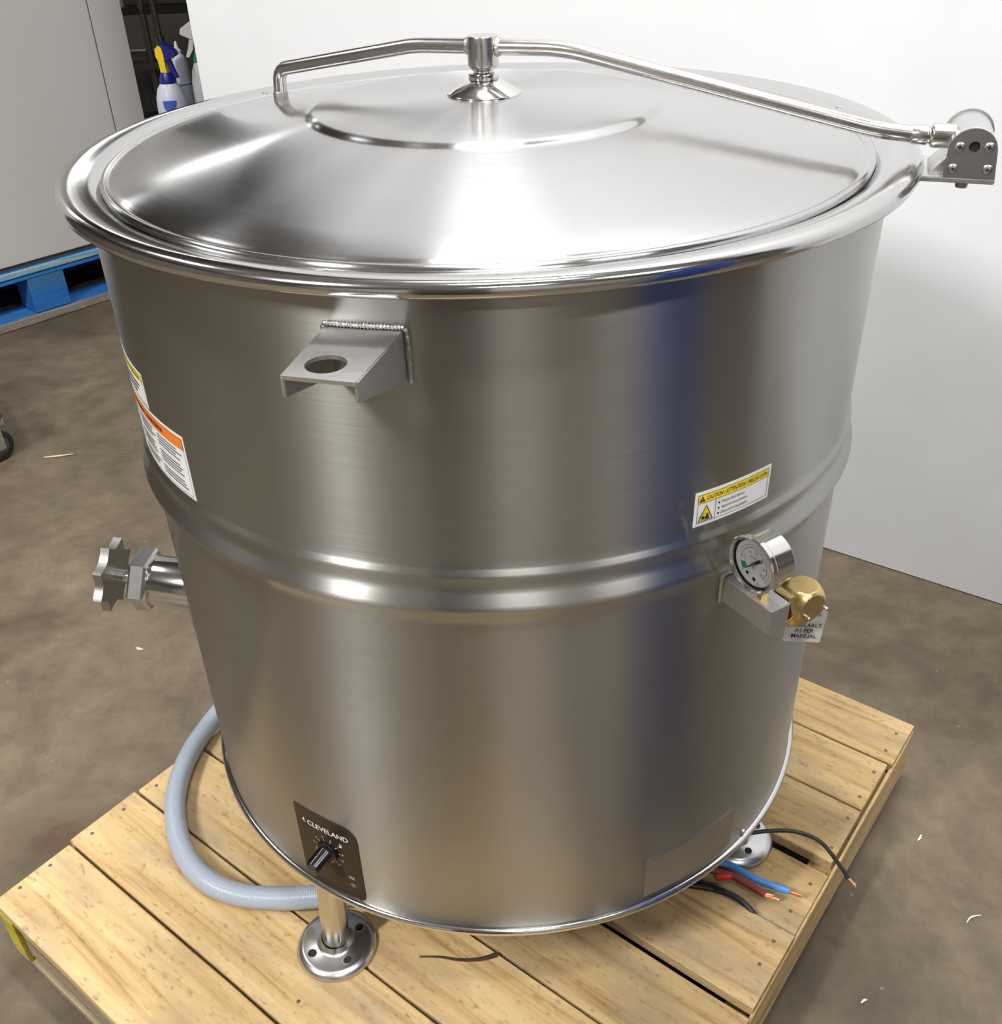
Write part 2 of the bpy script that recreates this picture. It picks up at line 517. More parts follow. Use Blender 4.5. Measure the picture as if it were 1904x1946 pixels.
def arc_path(pts, rad=0.03, n=6):
    """round the corners of a polyline"""
    P = [Vector(p) for p in pts]
    out = [P[0]]
    for i in range(1, len(P) - 1):
        a = (P[i - 1] - P[i]); b_ = (P[i + 1] - P[i])
        d = min(rad, a.length * 0.45, b_.length * 0.45)
        A = P[i] + a.normalized() * d; B = P[i] + b_.normalized() * d
        for k in range(n + 1):
            t = k / n
            out.append((1 - t) ** 2 * A + 2 * t * (1 - t) * P[i] + t * t * B)
    out.append(P[-1])
    return out

def spline(pts, n=8):
    P = [Vector(p) for p in pts]
    P = [P[0] * 2 - P[1]] + P + [P[-1] * 2 - P[-2]]
    out = []
    for i in range(1, len(P) - 2):
        for k in range(n):
            t = k / n
            a, b_, c, d = P[i - 1], P[i], P[i + 1], P[i + 2]
            out.append(0.5 * ((2 * b_) + (c - a) * t + (2 * a - 5 * b_ + 4 * c - d) * t * t + (3 * b_ - a - 3 * c + d) * t ** 3))
    out.append(P[-2])
    return out

def tube(path, r, seg=12, cap=True):
    P = [Vector(p) for p in path]
    V, F = [], []
    T = []
    for i in range(len(P)):
        a = P[max(i - 1, 0)]; b_ = P[min(i + 1, len(P) - 1)]
        T.append((b_ - a).normalized())
    u = T[0].orthogonal().normalized()
    L = 0.0; uv = []
    for i, p in enumerate(P):
        u = (u - T[i] * u.dot(T[i])).normalized()
        v = T[i].cross(u)
        if i: L += (p - P[i - 1]).length
        rr_ = r(i / (len(P) - 1)) if callable(r) else r
        for k in range(seg):
            a = 2 * math.pi * k / seg
            V.append(p + rr_ * (math.cos(a) * u + math.sin(a) * v)); uv.append((L / 0.0036, k / seg))
    for i in range(len(P) - 1):
        for k in range(seg):
            k2 = (k + 1) % seg
            F.append([i * seg + k, i * seg + k2, (i + 1) * seg + k2, (i + 1) * seg + k])
    if cap:
        F.append(list(range(seg))[::-1]); F.append([(len(P) - 1) * seg + k for k in range(seg)])
    return V, F, uv

def box(c, s, M=None, bev=0.0, seg=2):
    bm = bmesh.new()
    bmesh.ops.create_cube(bm, size=1.0)
    for v in bm.verts:
        v.co = Vector((v.co.x * s[0], v.co.y * s[1], v.co.z * s[2]))
    if bev:
        bmesh.ops.bevel(bm, geom=bm.edges[:], offset=bev, segments=seg, affect='EDGES', clamp_overlap=True)
    for v in bm.verts:
        v.co = (M @ v.co if M else v.co) + Vector(c)
    return bm

def prism(pts2, o, ex, ey, ez, th, bev=0.0, holes=()):
    """outline in (ex, ey) thickened along ez; holes = (cx, cy, r) are cut as real openings"""
    o, ex, ey, ez = Vector(o), Vector(ex), Vector(ey), Vector(ez)
    bm = bmesh.new()
    loops = [list(pts2)]
    for cx, cy, r in holes:
        loops.append([(cx + r * math.cos(2 * math.pi * k / 32), cy + r * math.sin(2 * math.pi * k / 32)) for k in range(32)])
    edges = []
    for lp in loops:
        vsb = [bm.verts.new((x, y, 0)) for x, y in lp]
        edges += [bm.edges.new((vsb[i], vsb[(i + 1) % len(vsb)])) for i in range(len(vsb))]
    bmesh.ops.triangle_fill(bm, edges=edges, use_beauty=True, normal=(0, 0, 1))
    g = bmesh.ops.extrude_face_region(bm, geom=bm.faces[:])
    for v in [x for x in g['geom'] if isinstance(x, bmesh.types.BMVert)]:
        v.co.z += th
    if bev:
        es = [e_ for e_ in bm.edges if len(e_.link_faces) == 2 and e_.calc_face_angle(0) > 1.2]
        bmesh.ops.bevel(bm, geom=es, offset=bev, segments=2, affect='EDGES', clamp_overlap=True)
    for v in bm.verts:
        v.co = o + ex * v.co.x + ey * v.co.y + ez * v.co.z
    return bm

def rrect(x0, y0, x1, y1, r, n=6, corners=(1, 1, 1, 1)):
    out = []
    for i, (cx, cy, a0) in enumerate(((x0 + r, y0 + r, 180), (x1 - r, y0 + r, 270), (x1 - r, y1 - r, 0), (x0 + r, y1 - r, 90))):
        if corners[i]:
            for k in range(n + 1):
                a = R(a0 + 90 * k / n)
                out.append((cx + r * math.cos(a), cy + r * math.sin(a)))
        else:
            out.append(((x0, x1, x1, x0)[i], (y0, y0, y1, y1)[i]))
    return out

# text as flat mesh: list of (x, y) verts and faces
def text_mesh(s, size=1.0, width=None, shear=0.0, bold=0.0, align='LEFT', xscale=1.0):
    cu = bpy.data.curves.new('txt', 'FONT')
    cu.body = s
    cu.size = size
    cu.align_x = align
    cu.shear = shear
    cu.offset = bold
    cu.resolution_u = 3
    cu.fill_mode = 'FRONT'
    to = bpy.data.objects.new('txt', cu)
    col.objects.link(to)
    dg = bpy.context.evaluated_depsgraph_get()
    me = bpy.data.meshes.new_from_object(to.evaluated_get(dg))
    V = [(v.co.x * xscale, v.co.y) for v in me.vertices]
    F = [list(p.vertices) for p in me.polygons]
    bpy.data.objects.remove(to)
    bpy.data.meshes.remove(me)
    bpy.data.curves.remove(cu)
    if width and V:
        x0 = min(v[0] for v in V); x1 = max(v[0] for v in V)
        k = width / (x1 - x0)
        V = [((x - x0) * k, y) for x, y in V]
    return V, F

class Flat:
    """collects flat print (x, y polygons) and maps it onto a surface"""
    def __init__(self):
        self.V, self.F = [], []
    def poly(self, pts):
        i = len(self.V); self.V += list(pts); self.F.append(list(range(i, i + len(pts)))); return self
    def rect(self, x0, y0, x1, y1, nx=1):
        for k in range(nx):
            a = x0 + (x1 - x0) * k / nx; c = x0 + (x1 - x0) * (k + 1) / nx
            self.poly([(a, y0), (c, y0), (c, y1), (a, y1)])
        return self
    def outline(self, x0, y0, x1, y1, t, nx=8):
        self.rect(x0, y0, x1, y0 + t, nx); self.rect(x0, y1 - t, x1, y1, nx)
        self.rect(x0, y0, x0 + t, y1); self.rect(x1 - t, y0, x1, y1); return self
    def text(self, s, x, y, size, **kw):
        V, F = text_mesh(s, size, **kw)
        i = len(self.V)
        self.V += [(x + a, y + c) for a, c in V]
        self.F += [[k + i for k in f] for f in F]
        return self
    def line(self, x0, y0, x1, y1, t):
        d = Vector((x1 - x0, y1 - y0)); nrm = Vector((-d.y, d.x)).normalized() * t / 2
        self.poly([(x0 - nrm.x, y0 - nrm.y), (x1 - nrm.x, y1 - nrm.y), (x1 + nrm.x, y1 + nrm.y), (x0 + nrm.x, y0 + nrm.y)]); return self
    def disc(self, x, y, r, n=16):
        self.poly([(x + r * math.cos(2 * math.pi * k / n), y + r * math.sin(2 * math.pi * k / n)) for k in range(n)]); return self
    def arc(self, cx, cy, r0, r1, a0, a1, n=24):
        for k in range(n):
            b0 = R(a0 + (a1 - a0) * k / n); b1 = R(a0 + (a1 - a0) * (k + 1) / n)
            self.poly([(cx + r * math.cos(a), cy + r * math.sin(a)) for r, a in ((r0, b0), (r1, b0), (r1, b1), (r0, b1))])
        return self
    def build(self, name, fn, mat, parent, label=None):
        return mk(name, [fn(x, y) for x, y in self.V], self.F, mat, parent, False, 35, label)

def on_cyl(az0, z0, rad):
    """print coordinates: x to the right along the skin from azimuth az0 (deg), y up from z0"""
    def f(x, y):
        a = R(az0) + x / RB
        return Vector((rad * math.cos(a), rad * math.sin(a), z0 + y))
    return f

def cyl_plate(name, az0, z0, outline, t, mat, parent, lift=0.0, label=None, nx=24):
    """a thin plate with a rounded outline bent onto the kettle's skin"""
    bm = bmesh.new()
    vsb = [bm.verts.new((x, y, 0)) for x, y in outline]
    bm.faces.new(vsb)
    x0 = min(v[0] for v in outline); x1 = max(v[0] for v in outline)
    for k in range(1, nx):
        xx = x0 + (x1 - x0) * k / nx
        bmesh.ops.bisect_plane(bm, geom=bm.verts[:] + bm.edges[:] + bm.faces[:], plane_co=(xx, 0, 0), plane_no=(1, 0, 0))
    g = bmesh.ops.extrude_face_region(bm, geom=bm.faces[:])
    for v in [x for x in g['geom'] if isinstance(x, bmesh.types.BMVert)]:
        v.co.z += t
    for v in bm.verts:
        v.co = on_cyl(az0, z0, RB + lift + v.co.z)(v.co.x, v.co.y)
    return mkbm(name, bm, mat, parent, True, 40, label)

# ------------------------------------------------------------------ setting
def slab(name, x0, y0, z0, x1, y1, z1, mat):
    bm = box(((x0 + x1) / 2, (y0 + y1) / 2, (z0 + z1) / 2), (x1 - x0, y1 - y0, z1 - z0))
    return structure(mkbm(name, bm, mat))
slab('floor', -7, -7, -0.1, 6.5, 7.5, 0.0, 'concrete')['label'] = 'brown stained concrete floor'
slab('ceiling', -7, -7, 4.9, 6.5, 7.5, 5.0, 'hall_ceiling')
slab('wall_left', -7.1, -7, 0, -7.0, 7.5, 4.9, 'hall_wall')
slab('wall_right', 6.5, -7, 0, 6.6, 7.5, 4.9, 'hall_wall')
slab('wall_front', -7, -7.1, 0, 6.5, -7.0, 4.9, 'hall_wall_pale')
slab('wall_far', -7, 7.5, 0, 6.5, 7.6, 4.9, 'hall_wall_dark')

# white partition behind the kettle
WD = Vector((0.8101, -0.5863, 0)); WN = Vector((0.5863, 0.8101, 0)); WA = Vector((0.813, 0.772, 0))
s0, s1, WH, WT = -2.05, 3.2, 4.895, 0.09
Mw = Matrix((WD, WN, Vector((0, 0, 1)))).transposed()
c = WA + WD * (s0 + s1) / 2 + WN * WT / 2 + Vector((0, 0, WH / 2))
wall = mkbm('wall_back', box(c, (s1 - s0, WT, WH), Mw, 0.003, 1), 'wall_paint')
structure(wall, 'white painted partition wall behind the kettle')

# ------------------------------------------------------------------ ceiling lamps
LPOS = ['over the left front of the hall', 'over the camera side of the kettle', 'over the right front of the hall',
        'above the white partition', 'over the grey cabinet', 'at the far front of the hall', 'hung low behind the storage rack', 'hung low in the far left corner of the hall']
for i, (x, y, z, rz, ln, st) in enumerate(LAMPS):
    t_ = thing('ceiling_light', (x, y, z), 'long white ceiling light ' + LPOS[i], 'ceiling light', 'ceiling lights of the hall')
    Mz = Matrix.Rotation(R(rz), 3, 'Z')
    mkbm('housing', box((x, y, z + 0.04), (ln + 0.06, 0.34, 0.06), Mz, 0.008), 'lamp_housing', t_)
    mkbm('diffuser', box((x, y, z + 0.0), (ln, 0.26, 0.02), Mz), 'lamp_housing', t_)
    ld_ = bpy.data.lights.new('lamp_light', 'AREA')
    ld_.shape = 'RECTANGLE'; ld_.size = ln; ld_.size_y = 0.26 if y < 5 else 0.05
    ld_.energy = st * ln * ld_.size_y * math.pi; ld_.color = LAMP_COL
    lo_ = bpy.data.objects.new('lamp_light', ld_); col.objects.link(lo_)
    lo_.parent = t_; lo_.location = (0, 0, -0.012); lo_.rotation_euler = (0, 0, R(rz))
    for sgn in (-1, 1):
        p = Vector((x, y, z)) + Mz @ Vector((sgn * ln * 0.4, 0, 0))
        V, F, _ = tube([p + Vector((0, 0, 0.07)), Vector((p.x, p.y, 4.9))], 0.006, 8)
        mk('hanger', V, F, 'rack_steel', t_, True)

# ------------------------------------------------------------------ wooden pallet
PU = Vector((math.cos(AZP), math.sin(AZP), 0)); PV = Vector((-math.sin(AZP), math.cos(AZP), 0))
Mp = Matrix((PU, PV, Vector((0, 0, 1)))).transposed()
rnd = random.Random(4)
pal = thing('wooden_pallet', PU * 0.0375 + PV * -0.105, 'pale pine shipping pallet under the kettle', 'pallet')
pl0 = Vector(pal.location)

def board(name, u0, u1, v0, v1, z0, z1, mat, parent, wav=0.0015, seed=0, along='u'):
    """one sawn board with slightly uneven edges, grain along its own X"""
    r_ = random.Random(seed)
    L = (u1 - u0) if along == 'u' else (v1 - v0)
    Wd = (v1 - v0) if along == 'u' else (u1 - u0)
    n = 10
    bm = bmesh.new()
    prev = None
    ch = 0.0018
    for k in range(n + 1):
        x = -L / 2 + L * k / n
        if k in (0, n): x += r_.uniform(-0.002, 0.002)
        a = -Wd / 2 + r_.uniform(0, wav); c_ = Wd / 2 - r_.uniform(0, wav)
        h = (z1 - z0) / 2
        ring = [bm.verts.new(p) for p in ((x, a, -h), (x, c_, -h), (x, c_, h - ch), (x, c_ - ch, h), (x, a + ch, h), (x, a, h - ch))]
        if prev:
            for i in range(6):
                bm.faces.new((prev[i], prev[(i + 1) % 6], ring[(i + 1) % 6], ring[i]))
        else:
            bm.faces.new(ring[::-1])
        prev = ring
    bm.faces.new(prev)
    bmesh.ops.recalc_face_normals(bm, faces=bm.faces[:])
    me = bpy.data.meshes.new(name)
    bm.to_mesh(me); bm.free()
    me.materials.append(MATS[mat])
    o = bpy.data.objects.new(name, me); col.objects.link(o)
    cw = PU * (u0 + u1) / 2 + PV * (v0 + v1) / 2 + Vector((0, 0, (z0 + z1) / 2))
    o.parent = parent
    o.location = cw - root_loc(parent)
    o.rotation_euler = (0, 0, AZP + (0 if along == 'u' else math.pi / 2))
    return o

VB = [(-0.703, -0.569, 0.0), (-0.566, -0.4375, 0.0), (-0.4345, -0.3065, 0.0), (-0.303, -0.178, 0.0), (-0.165, -0.027, 0.002),
      (-0.024, 0.107, -0.009), (0.122, 0.247, 0.001), (0.250, 0.372, 0.0), (0.3745, 0.490, 0.0)]
TB = 0.019
decks = []
for i, (v0, v1, dz) in enumerate(VB):
    ue = 0.541 + rnd.uniform(-0.004, 0.004); us = -0.468 + rnd.uniform(-0.006, 0.006)
    if i == 0: us = -0.466
    decks.append(board('deck_board', us, ue, v0, v1, PT - TB + dz, PT + dz, 'pine', pal, 0.0016, 10 + i))
for u0 in (-0.462, 0.015, 0.502):      # stringers run under the boards
    board('stringer', u0, u0 + 0.038, -0.695, 0.485, 0.018, PT - TB - 0.0095, 'pine', pal, 0.0008, int(100 + u0 * 100), 'v')
board('stringer_end', -0.4635, -0.423, -0.7035, -0.6952, 0.018, PT - TB - 0.001, 'yellow_end', pal, 0.0005, 3)['label'] = 'yellow painted stringer end'
board('lead_board', -0.415, 0.5, -0.7005, -0.680, 0.045, PT - TB - 0.0005, 'old_wood', pal, 0.003, 5)
for v0 in (-0.70, -0.16, 0.38):
    board('bottom_board', -0.465, 0.541, v0, v0 + 0.10, 0.0, 0.0175, 'old_wood', pal, 0.002, int(50 + v0 * 10))
board('side_strip', 0.5405, 0.5475, -0.70, 0.486, 0.03, PT - 0.012, 'pine', pal, 0.002, 77, 'v')

nails = [(-0.456, -0.664), (-0.455, -0.612), (-0.455, -0.535), (-0.455, -0.474), (-0.453, -0.409), (-0.44, -0.35), (0.527, 0.150), (0.526, 0.220),
         (0.525, 0.275), (0.525, 0.340), (0.520, 0.013), (0.522, -0.10), (0.525, 0.075), (0.523, -0.055), (0.517, -0.215), (0.03, -0.66),
         (0.028, -0.60), (0.034, -0.53), (0.524, 0.40), (0.525, 0.45), (0.52, -0.27)]
nail_me = None
for (u_, v_) in nails:
    bi = next((i for i, (a, c_, d_) in enumerate(VB) if a < v_ < c_), None)
    if bi is None: continue
    if nail_me is None:
        V, F = lathe([(0, 0.0004), (0.0028, 0.0003), (0.0034, -0.0004), (0.0034, -0.004)], seg=12)
        nail_me = bpy.data.meshes.new('nail'); nail_me.from_pydata([tuple(v) for v in V], [], F)
        nail_me.materials.append(MATS['nail_steel']); finish(nail_me, True)
    o = bpy.data.objects.new('nail', nail_me); col.objects.link(o)
    o.parent = decks[bi]
    dk = decks[bi]
    wpos = PU * u_ + PV * v_ + Vector((0, 0, PT + VB[bi][2]))
    loc = wpos - pl0 - dk.location
    o.location = Matrix.Rotation(-AZP, 3, 'Z') @ loc
# dark split by a knot in the fourth board
kp = [PU * u_ + PV * v_ + Vector((0, 0, PT + 0.0002)) for u_, v_ in ((0.126, -0.378), (0.15, -0.361), (0.175, -0.348), (0.196, -0.332), (0.208, -0.318), (0.214, -0.309))]
V, F, _ = tube(spline(kp, 4), lambda t: 0.0012 + 0.0032 * t, 6)
o = mk('knot_split', V, F, 'bark', pal, True)
o['label'] = 'dark bark-filled split beside a knot'

# ------------------------------------------------------------------ kettle
ket = thing('steam_kettle', (0, 0, PT), 'big round stainless steel steam kettle standing on the wooden pallet', 'kettle')
ketz = Vector((0, 0, 0))
r = RB
bodyprof = [(r - 0.030, ZB + 0.004), (r - 0.004, ZB + 0.003), (r + 0.0, ZB + 0.010), (r, 0.50), (r, 0.70), (r, 0.822), (r + 0.0010, 0.829),
            (r + 0.0050, 0.8370), (r + 0.0090, 0.8435), (r + 0.0104, 0.8475), (r + 0.0104, 0.8500), (r + 0.0092, 0.8535), (r + 0.0028, 0.8635), (r + 0.0012, 0.8675), (r + 0.0010, 0.8710),
            (r + 0.0022, 0.8770), (r + 0.0040, 0.8830), (r + 0.0044, 0.8855), (r + 0.0038, 0.8878), (r + 0.0008, 0.8922), (r, 0.8945), (r, 0.904), (r, 1.0), (r, 1.10), (r, 1.172)]
V, F = lathe(bodyprof, seg=192)
mk('body', V, F, 'body_steel', ket, True, 60)
V, F = lathe([(0, ZB + 0.03), (0.38, ZB + 0.028), (r - 0.029, ZB + 0.004)], seg=96)
mk('underside', V, F, 'satin_steel', ket, True)
# rolled bead round the foot of the body
cz = ZB + 0.0045
V, F = lathe([(r + 0.0015 + 0.0062 * math.cos(a), cz + 0.0062 * math.sin(a)) for a in [2 * math.pi * k / 14 for k in range(14)]], seg=192, closed=True)
mk('foot_bead', V, F, 'polished_steel', ket, True, 80)
# rim
rimprof = [(r - 0.003, 1.160), (r + 0.001, 1.172), (r + 0.014, 1.1745), (0.4785, 1.1755), (0.4820, 1.1775), (0.4838, 1.1815), (0.4832, 1.1860), (0.4805, 1.1900),
           (0.4755, 1.1920), (0.4690, 1.1920), (0.4600, 1.1905), (0.4500, 1.1880), (0.4435, 1.1850), (0.4400, 1.1820), (0.4360, 1.1800), (0.4300, 1.178), (0.425, 1.165)]
V, F = lathe(rimprof, seg=192)
rim = mk('rim', V, F, 'rim_steel', ket, True, 60)
for az_, rr_ in ((-107.7, 0.462), (11.5, 0.455), (134.5, 0.455)):
    a = R(az_)
    V, F = lathe([(0, 0.0012), (0.004, 0.0011), (0.0058, 0.0004), (0.0062, -0.002)], o=(rr_ * math.cos(a), rr_ * math.sin(a), 1.1902 if rr_ > 0.46 else 1.1888), seg=20)
    mk('rim_screw', V, F, 'satin_steel', rim, True)
# lid
lidprof = [(0, 1.2385), (0.02, 1.2384), (0.06, 1.2372), (0.12, 1.2345), (0.17, 1.2320), (0.196, 1.2303), (0.2005, 1.2292), (0.2035, 1.2270), (0.2060, 1.2252), (0.2095, 1.2243),
           (0.215, 1.2238), (0.26, 1.2172), (0.32, 1.2073), (0.38, 1.1970), (0.420, 1.1897), (0.4245, 1.1878), (0.4268, 1.1862), (0.4290, 1.1864), (0.4310, 1.1880), (0.4340, 1.1880),
           (0.4362, 1.1868), (0.4372, 1.1846), (0.4365, 1.1815)]
V, F = lathe(lidprof, seg=192)
lid = mk('lid', V, F, 'lid_steel', ket, True, 60)
# hub on the lid
V, F = lathe([(0.0432, 1.2365), (0.0432, 1.2385), (0.0425, 1.2395), (0.0190, 1.2520), (0.0150, 1.2535), (0, 1.2536)], seg=64)
mk('hub_cone', V, F, 'polished_steel', lid, True)
V, F = lathe([(0.0135, 1.2520), (0.0172, 1.2535), (0.0176, 1.2550), (0.0176, 1.2585), (0.0168, 1.2600), (0.0125, 1.2605), (0.0110, 1.2612), (0.0110, 1.2640), (0.0, 1.2640)], seg=48)
mk('hub_ring', V, F, 'polished_steel', lid, True)
V, F = lathe([(0.0, 1.2625), (0.0125, 1.2630), (0.0145, 1.2645), (0.0176, 1.2685), (0.0178, 1.2970), (0.0170, 1.2988), (0.0155, 1.2990), (0.0, 1.2992)], seg=48)
mk('hub_post', V, F, 'tube_steel', lid, True)
# carrying arm: a tube from the hinge to the hub and a hold-down tube on the other side
AH = R(-20.0)
hd = Vector((math.cos(AH), math.sin(AH), 0)); hn = Vector((-math.sin(AH), math.cos(AH), 0)); ez = Vector((0, 0, 1))
def hp(rr_, t, z): return hd * rr_ + hn * t + ez * z
arm = arc_path([hp(0.016, 0, 1.2872), hp(0.096, 0, 1.2870), hp(0.4300, 0, 1.2155), hp(0.472, 0, 1.2118)], 0.028, 8)
V, F, _ = tube(arm, 0.0085, 20)
mk('lid_arm', V, F, 'tube_steel', ket, True, 50)
AL = R(148.0)
ld = Vector((math.cos(AL), math.sin(AL), 0))
arm2 = arc_path([ld * 0.016 + ez * 1.2872, ld * 0.0925 + ez * 1.2845, ld * 0.3115 + ez * 1.2455, ld * 0.3140 + ez * 1.2110], 0.016, 8)
V, F, _ = tube(arm2, 0.0085, 20)
ha = mk('hold_down_arm', V, F, 'tube_steel', ket, True, 50)
V, F = lathe([(0.0, 0.010), (0.0088, 0.010), (0.0096, 0.008), (0.0096, -0.002), (0.0, -0.002)], o=ld * 0.3140 + ez * 1.2092, seg=24)
mk('arm_foot', V, F, 'dark_plate_steel', ha, True)
for dd in (hd, ld):
    V, F = lathe([(0.0088, -0.0025), (0.0102, -0.001), (0.0100, 0.001), (0.0086, 0.003)], o=dd * 0.0185 + ez * 1.2872, ax=dd, seg=20)
    mk('weld_bead', V, F, 'weld', ket, True)

# hinge at the right
Mh = Matrix((hd, hn, ez)).transposed()
hinge = mkbm('hinge', box(hp(0.5150, 0.012, 1.1768), (0.0710, 0.090, 0.0050), Mh, 0.0008), 'plate_steel', ket)
def dplate(t0, th, mat, nm, k):
    out = [(0.5015, 1.1795), (0.5500, 1.1795)]
    cx, czz, rr_ = 0.5240, 1.2045, 0.0230 * k
    for q in range(17):
        a = R(8 + 160 * q / 16)
        out.append((cx + rr_ * math.cos(a), czz + rr_ * math.sin(a)))
    return mkbm(nm, prism(out, hn * t0, hd, ez, hn, th, 0.0005, holes=[(0.5252, 1.2100, 0.0052)] if t0 < 0 else ()), mat, hinge)
dplate(-0.0325, 0.0035, 'dark_plate_steel', 'end_plate', 1.0)
dplate(0.0500, 0.0030, 'plate_steel', 'end_plate', 1.08)
V, F = lathe([(0.0, -0.0288), (0.0205, -0.0288), (0.0222, -0.0275), (0.0222, 0.0490), (0.0205, 0.0498), (0.0, 0.0498)], o=hp(0.5240, 0, 1.2052), ax=hn, seg=56)
mk('barrel', V, F, 'satin_steel', hinge, True)
V, F = lathe([(0.0, 0.0), (0.0050, 0.0), (0.0050, 0.0005)], o=hp(0.5252, -0.0294, 1.2100), ax=hn, seg=20)
mk('bolt_hole', V, F, 'hole_dark', hinge)
mkbm('web', prism([(0.4880, 1.1795), (0.5460, 1.1795), (0.5440, 1.2000), (0.5060, 1.2000)], hn * -0.0225, hd, ez, hn, 0.060, 0.0008), 'plate_steel', hinge)
V, F = lathe([(0.0, 0.0), (0.0092, 0.0), (0.0097, 0.001), (0.0097, 0.0150), (0.0085, 0.0160), (0.0085, 0.020)], o=hp(0.4665, 0, 1.2120), ax=hd, seg=24)
mk('sleeve', V, F, 'tube_steel', hinge, True)
V, F = lathe([(0.0085, 0.0), (0.0100, 0.001), (0.0118, 0.003), (0.0120, 0.004), (0.0120, 0.024), (0.0, 0.024)], o=hp(0.4835, 0, 1.2122), ax=hd, seg=28)
mk('socket', V, F, 'tube_steel', hinge, True)
for k, (rr_, zz) in enumerate(((0.5119, 1.2094), (0.5386, 1.2102), (0.5094, 1.1883), (0.5413, 1.1890))):
    V, F = lathe([(0.0050, -0.0006), (0.0047, 0.0008), (0.0036, 0.0016), (0.0, 0.0020)], o=hp(rr_, -0.0325, zz), ax=-hn, seg=20)
    mk('screw', V, F, 'satin_steel', hinge, True)
    if k < 2:
        for sz in ((0.0048, 0.0012, 0.0011), (0.0011, 0.0012, 0.0048)):
            mkbm('recess_slot', box(hp(rr_, -0.0343, zz), sz, Mh @ Matrix.Rotation(R(20), 3, 'Y')), 'hole_dark', hinge)
    else:
        V, F = lathe([(0.0, 0.0023), (0.0014, 0.0022)], o=hp(rr_, -0.0325, zz), ax=-hn, seg=6)
        mk('hex_recess', V, F, 'hole_dark', hinge)
V, F = lathe([(0.0, -0.006), (0.0056, -0.006), (0.0062, -0.004), (0.0062, 0.0)], o=hp(0.5215, -0.024, 1.1745), seg=20)
mk('bolt_head', V, F, 'dark_plate_steel', hinge, True)

# lifting bracket welded to the front
AB = R(-103.7)
be = Vector((math.cos(AB), math.sin(AB), 0)); bt = Vector((-math.sin(AB), math.cos(AB), 0))
top = [(0.4510, -0.0345), (0.5520, -0.0340), (0.5545, 0.0275), (0.4525, 0.0345)]
br = mkbm('lifting_bracket', prism(top, ez * 1.1365, be, bt, ez, 0.0035, 0.0006, holes=[(0.527, -0.0062, 0.0168)]), 'plate_steel', ket)
def side(tA, tB, nm):
    # flange bent down along one edge, deep at the body and shallow at the tip
    bm = bmesh.new()
    P = []
    for (rr_, tt, zlow) in ((0.4510, tA, 1.0925), (0.5525, tB, 1.1215)):
        for dt in (0.0, 0.0035 if tA < 0 else -0.0035):
            P.append(bm.verts.new(be * rr_ + bt * (tt + dt) + ez * zlow))
            P.append(bm.verts.new(be * rr_ + bt * (tt + dt) + ez * 1.1395))
    a = P
    for f in ((0, 1, 5, 4), (2, 3, 7, 6), (0, 2, 6, 4), (1, 3, 7, 5), (0, 1, 3, 2), (4, 5, 7, 6)):
        bm.faces.new([a[i] for i in f])
    bmesh.ops.recalc_face_normals(bm, faces=bm.faces[:])
    bmesh.ops.bevel(bm, geom=bm.edges[:], offset=0.0009, segments=2, affect='EDGES')
    return mkbm(nm, bm, 'plate_steel', br, True, 30)
side(0.0348, 0.0290, 'side_flange'); side(-0.0350, -0.0345, 'side_flange')
wp = [be * 0 + Vector((0, 0, 0))]
def cylp(az, z, rad=RB + 0.001): return Vector((rad * math.cos(az), rad * math.sin(az), z))
path = [cylp(AB + x / RB, z) for x, z in [(-0.0365, 1.128), (-0.0365, 1.1385), (-0.034, 1.1425)] + [(-0.034 + 0.0685 * k / 18, 1.1425) for k in range(1, 19)] + [(0.0370, 1.139), (0.0378, 1.128), (0.0378, 1.112), (0.0378, 1.092)]]
full = spline(path, 4)
random.seed(3)
V, F, _ = tube(full, lambda t: 0.0024 + 0.0006 * math.sin(t * 190), 8)
mk('weld_bead', V, F, 'weld', br, True, 80)

# manifold block, gauge and safety valve on the right
AG = R(-59.0)
ge = Vector((math.cos(AG), math.sin(AG), 0)); gt = Vector((-math.sin(AG), math.cos(AG), 0))
def gp(rr_, t, z): return ge * rr_ + gt * t + ez * z
Mg = Matrix((ge, gt, ez)).transposed()
blk = mkbm('manifold_block', box(gp(0.4875, 0.0108, 0.8105), (0.077, 0.0262, 0.0310), Mg, 0.0009), 'plate_steel', ket)
wpth = [gp(0.4555, -0.0035, 0.794), gp(0.4555, -0.0035, 0.824), gp(0.4555, -0.001, 0.8285), gp(0.4555, 0.012, 0.8290), gp(0.4550, 0.024, 0.8285)]
V, F, _ = tube(spline(wpth, 10), lambda t: 0.0026 + 0.0005 * math.sin(t * 110), 8)
mk('weld_bead', V, F, 'weld', blk, True, 80)
GC = (0.5045, 0.8775)
gauge = None
V, F = lathe([(0.0, 0.0145), (0.0265, 0.0145), (0.0282, 0.0125), (0.0282, -0.0105), (0.0300, -0.0112), (0.0312, -0.0130), (0.0312, -0.0175), (0.0302, -0.0188),
              (0.0286, -0.0188), (0.0268, -0.0165), (0.0262, -0.0120), (0.0, -0.0120)], o=gp(GC[0], 0, GC[1]), ax=gt, seg=64)
gauge = mk('pressure_gauge', V, F, 'polished_steel', ket, True, 30, 'round steel pressure gauge with white dial')
def gface(d):
    # dial coordinates: x to the reader's right, y up
    return lambda x, y: gp(GC[0] + x, d, GC[1] + y)
V, F = lathe([(0, 0), (0.0248, 0), (0.0256, 0.0012)], o=gp(GC[0], -0.0132, GC[1]), ax=gt, seg=56)
mk('dial', V, F, 'dial_white', gauge)
V, F = lathe([(0.0250, -0.0002), (0.0258, -0.0012), (0.0268, -0.0020)], o=gp(GC[0], -0.0135, GC[1]), ax=gt, seg=56)
mk('dial_gasket', V, F, 'hole_dark', gauge, True)
fl = Flat()
fl.arc(0, 0, 0.0172, 0.0176, 176, -40, 50)
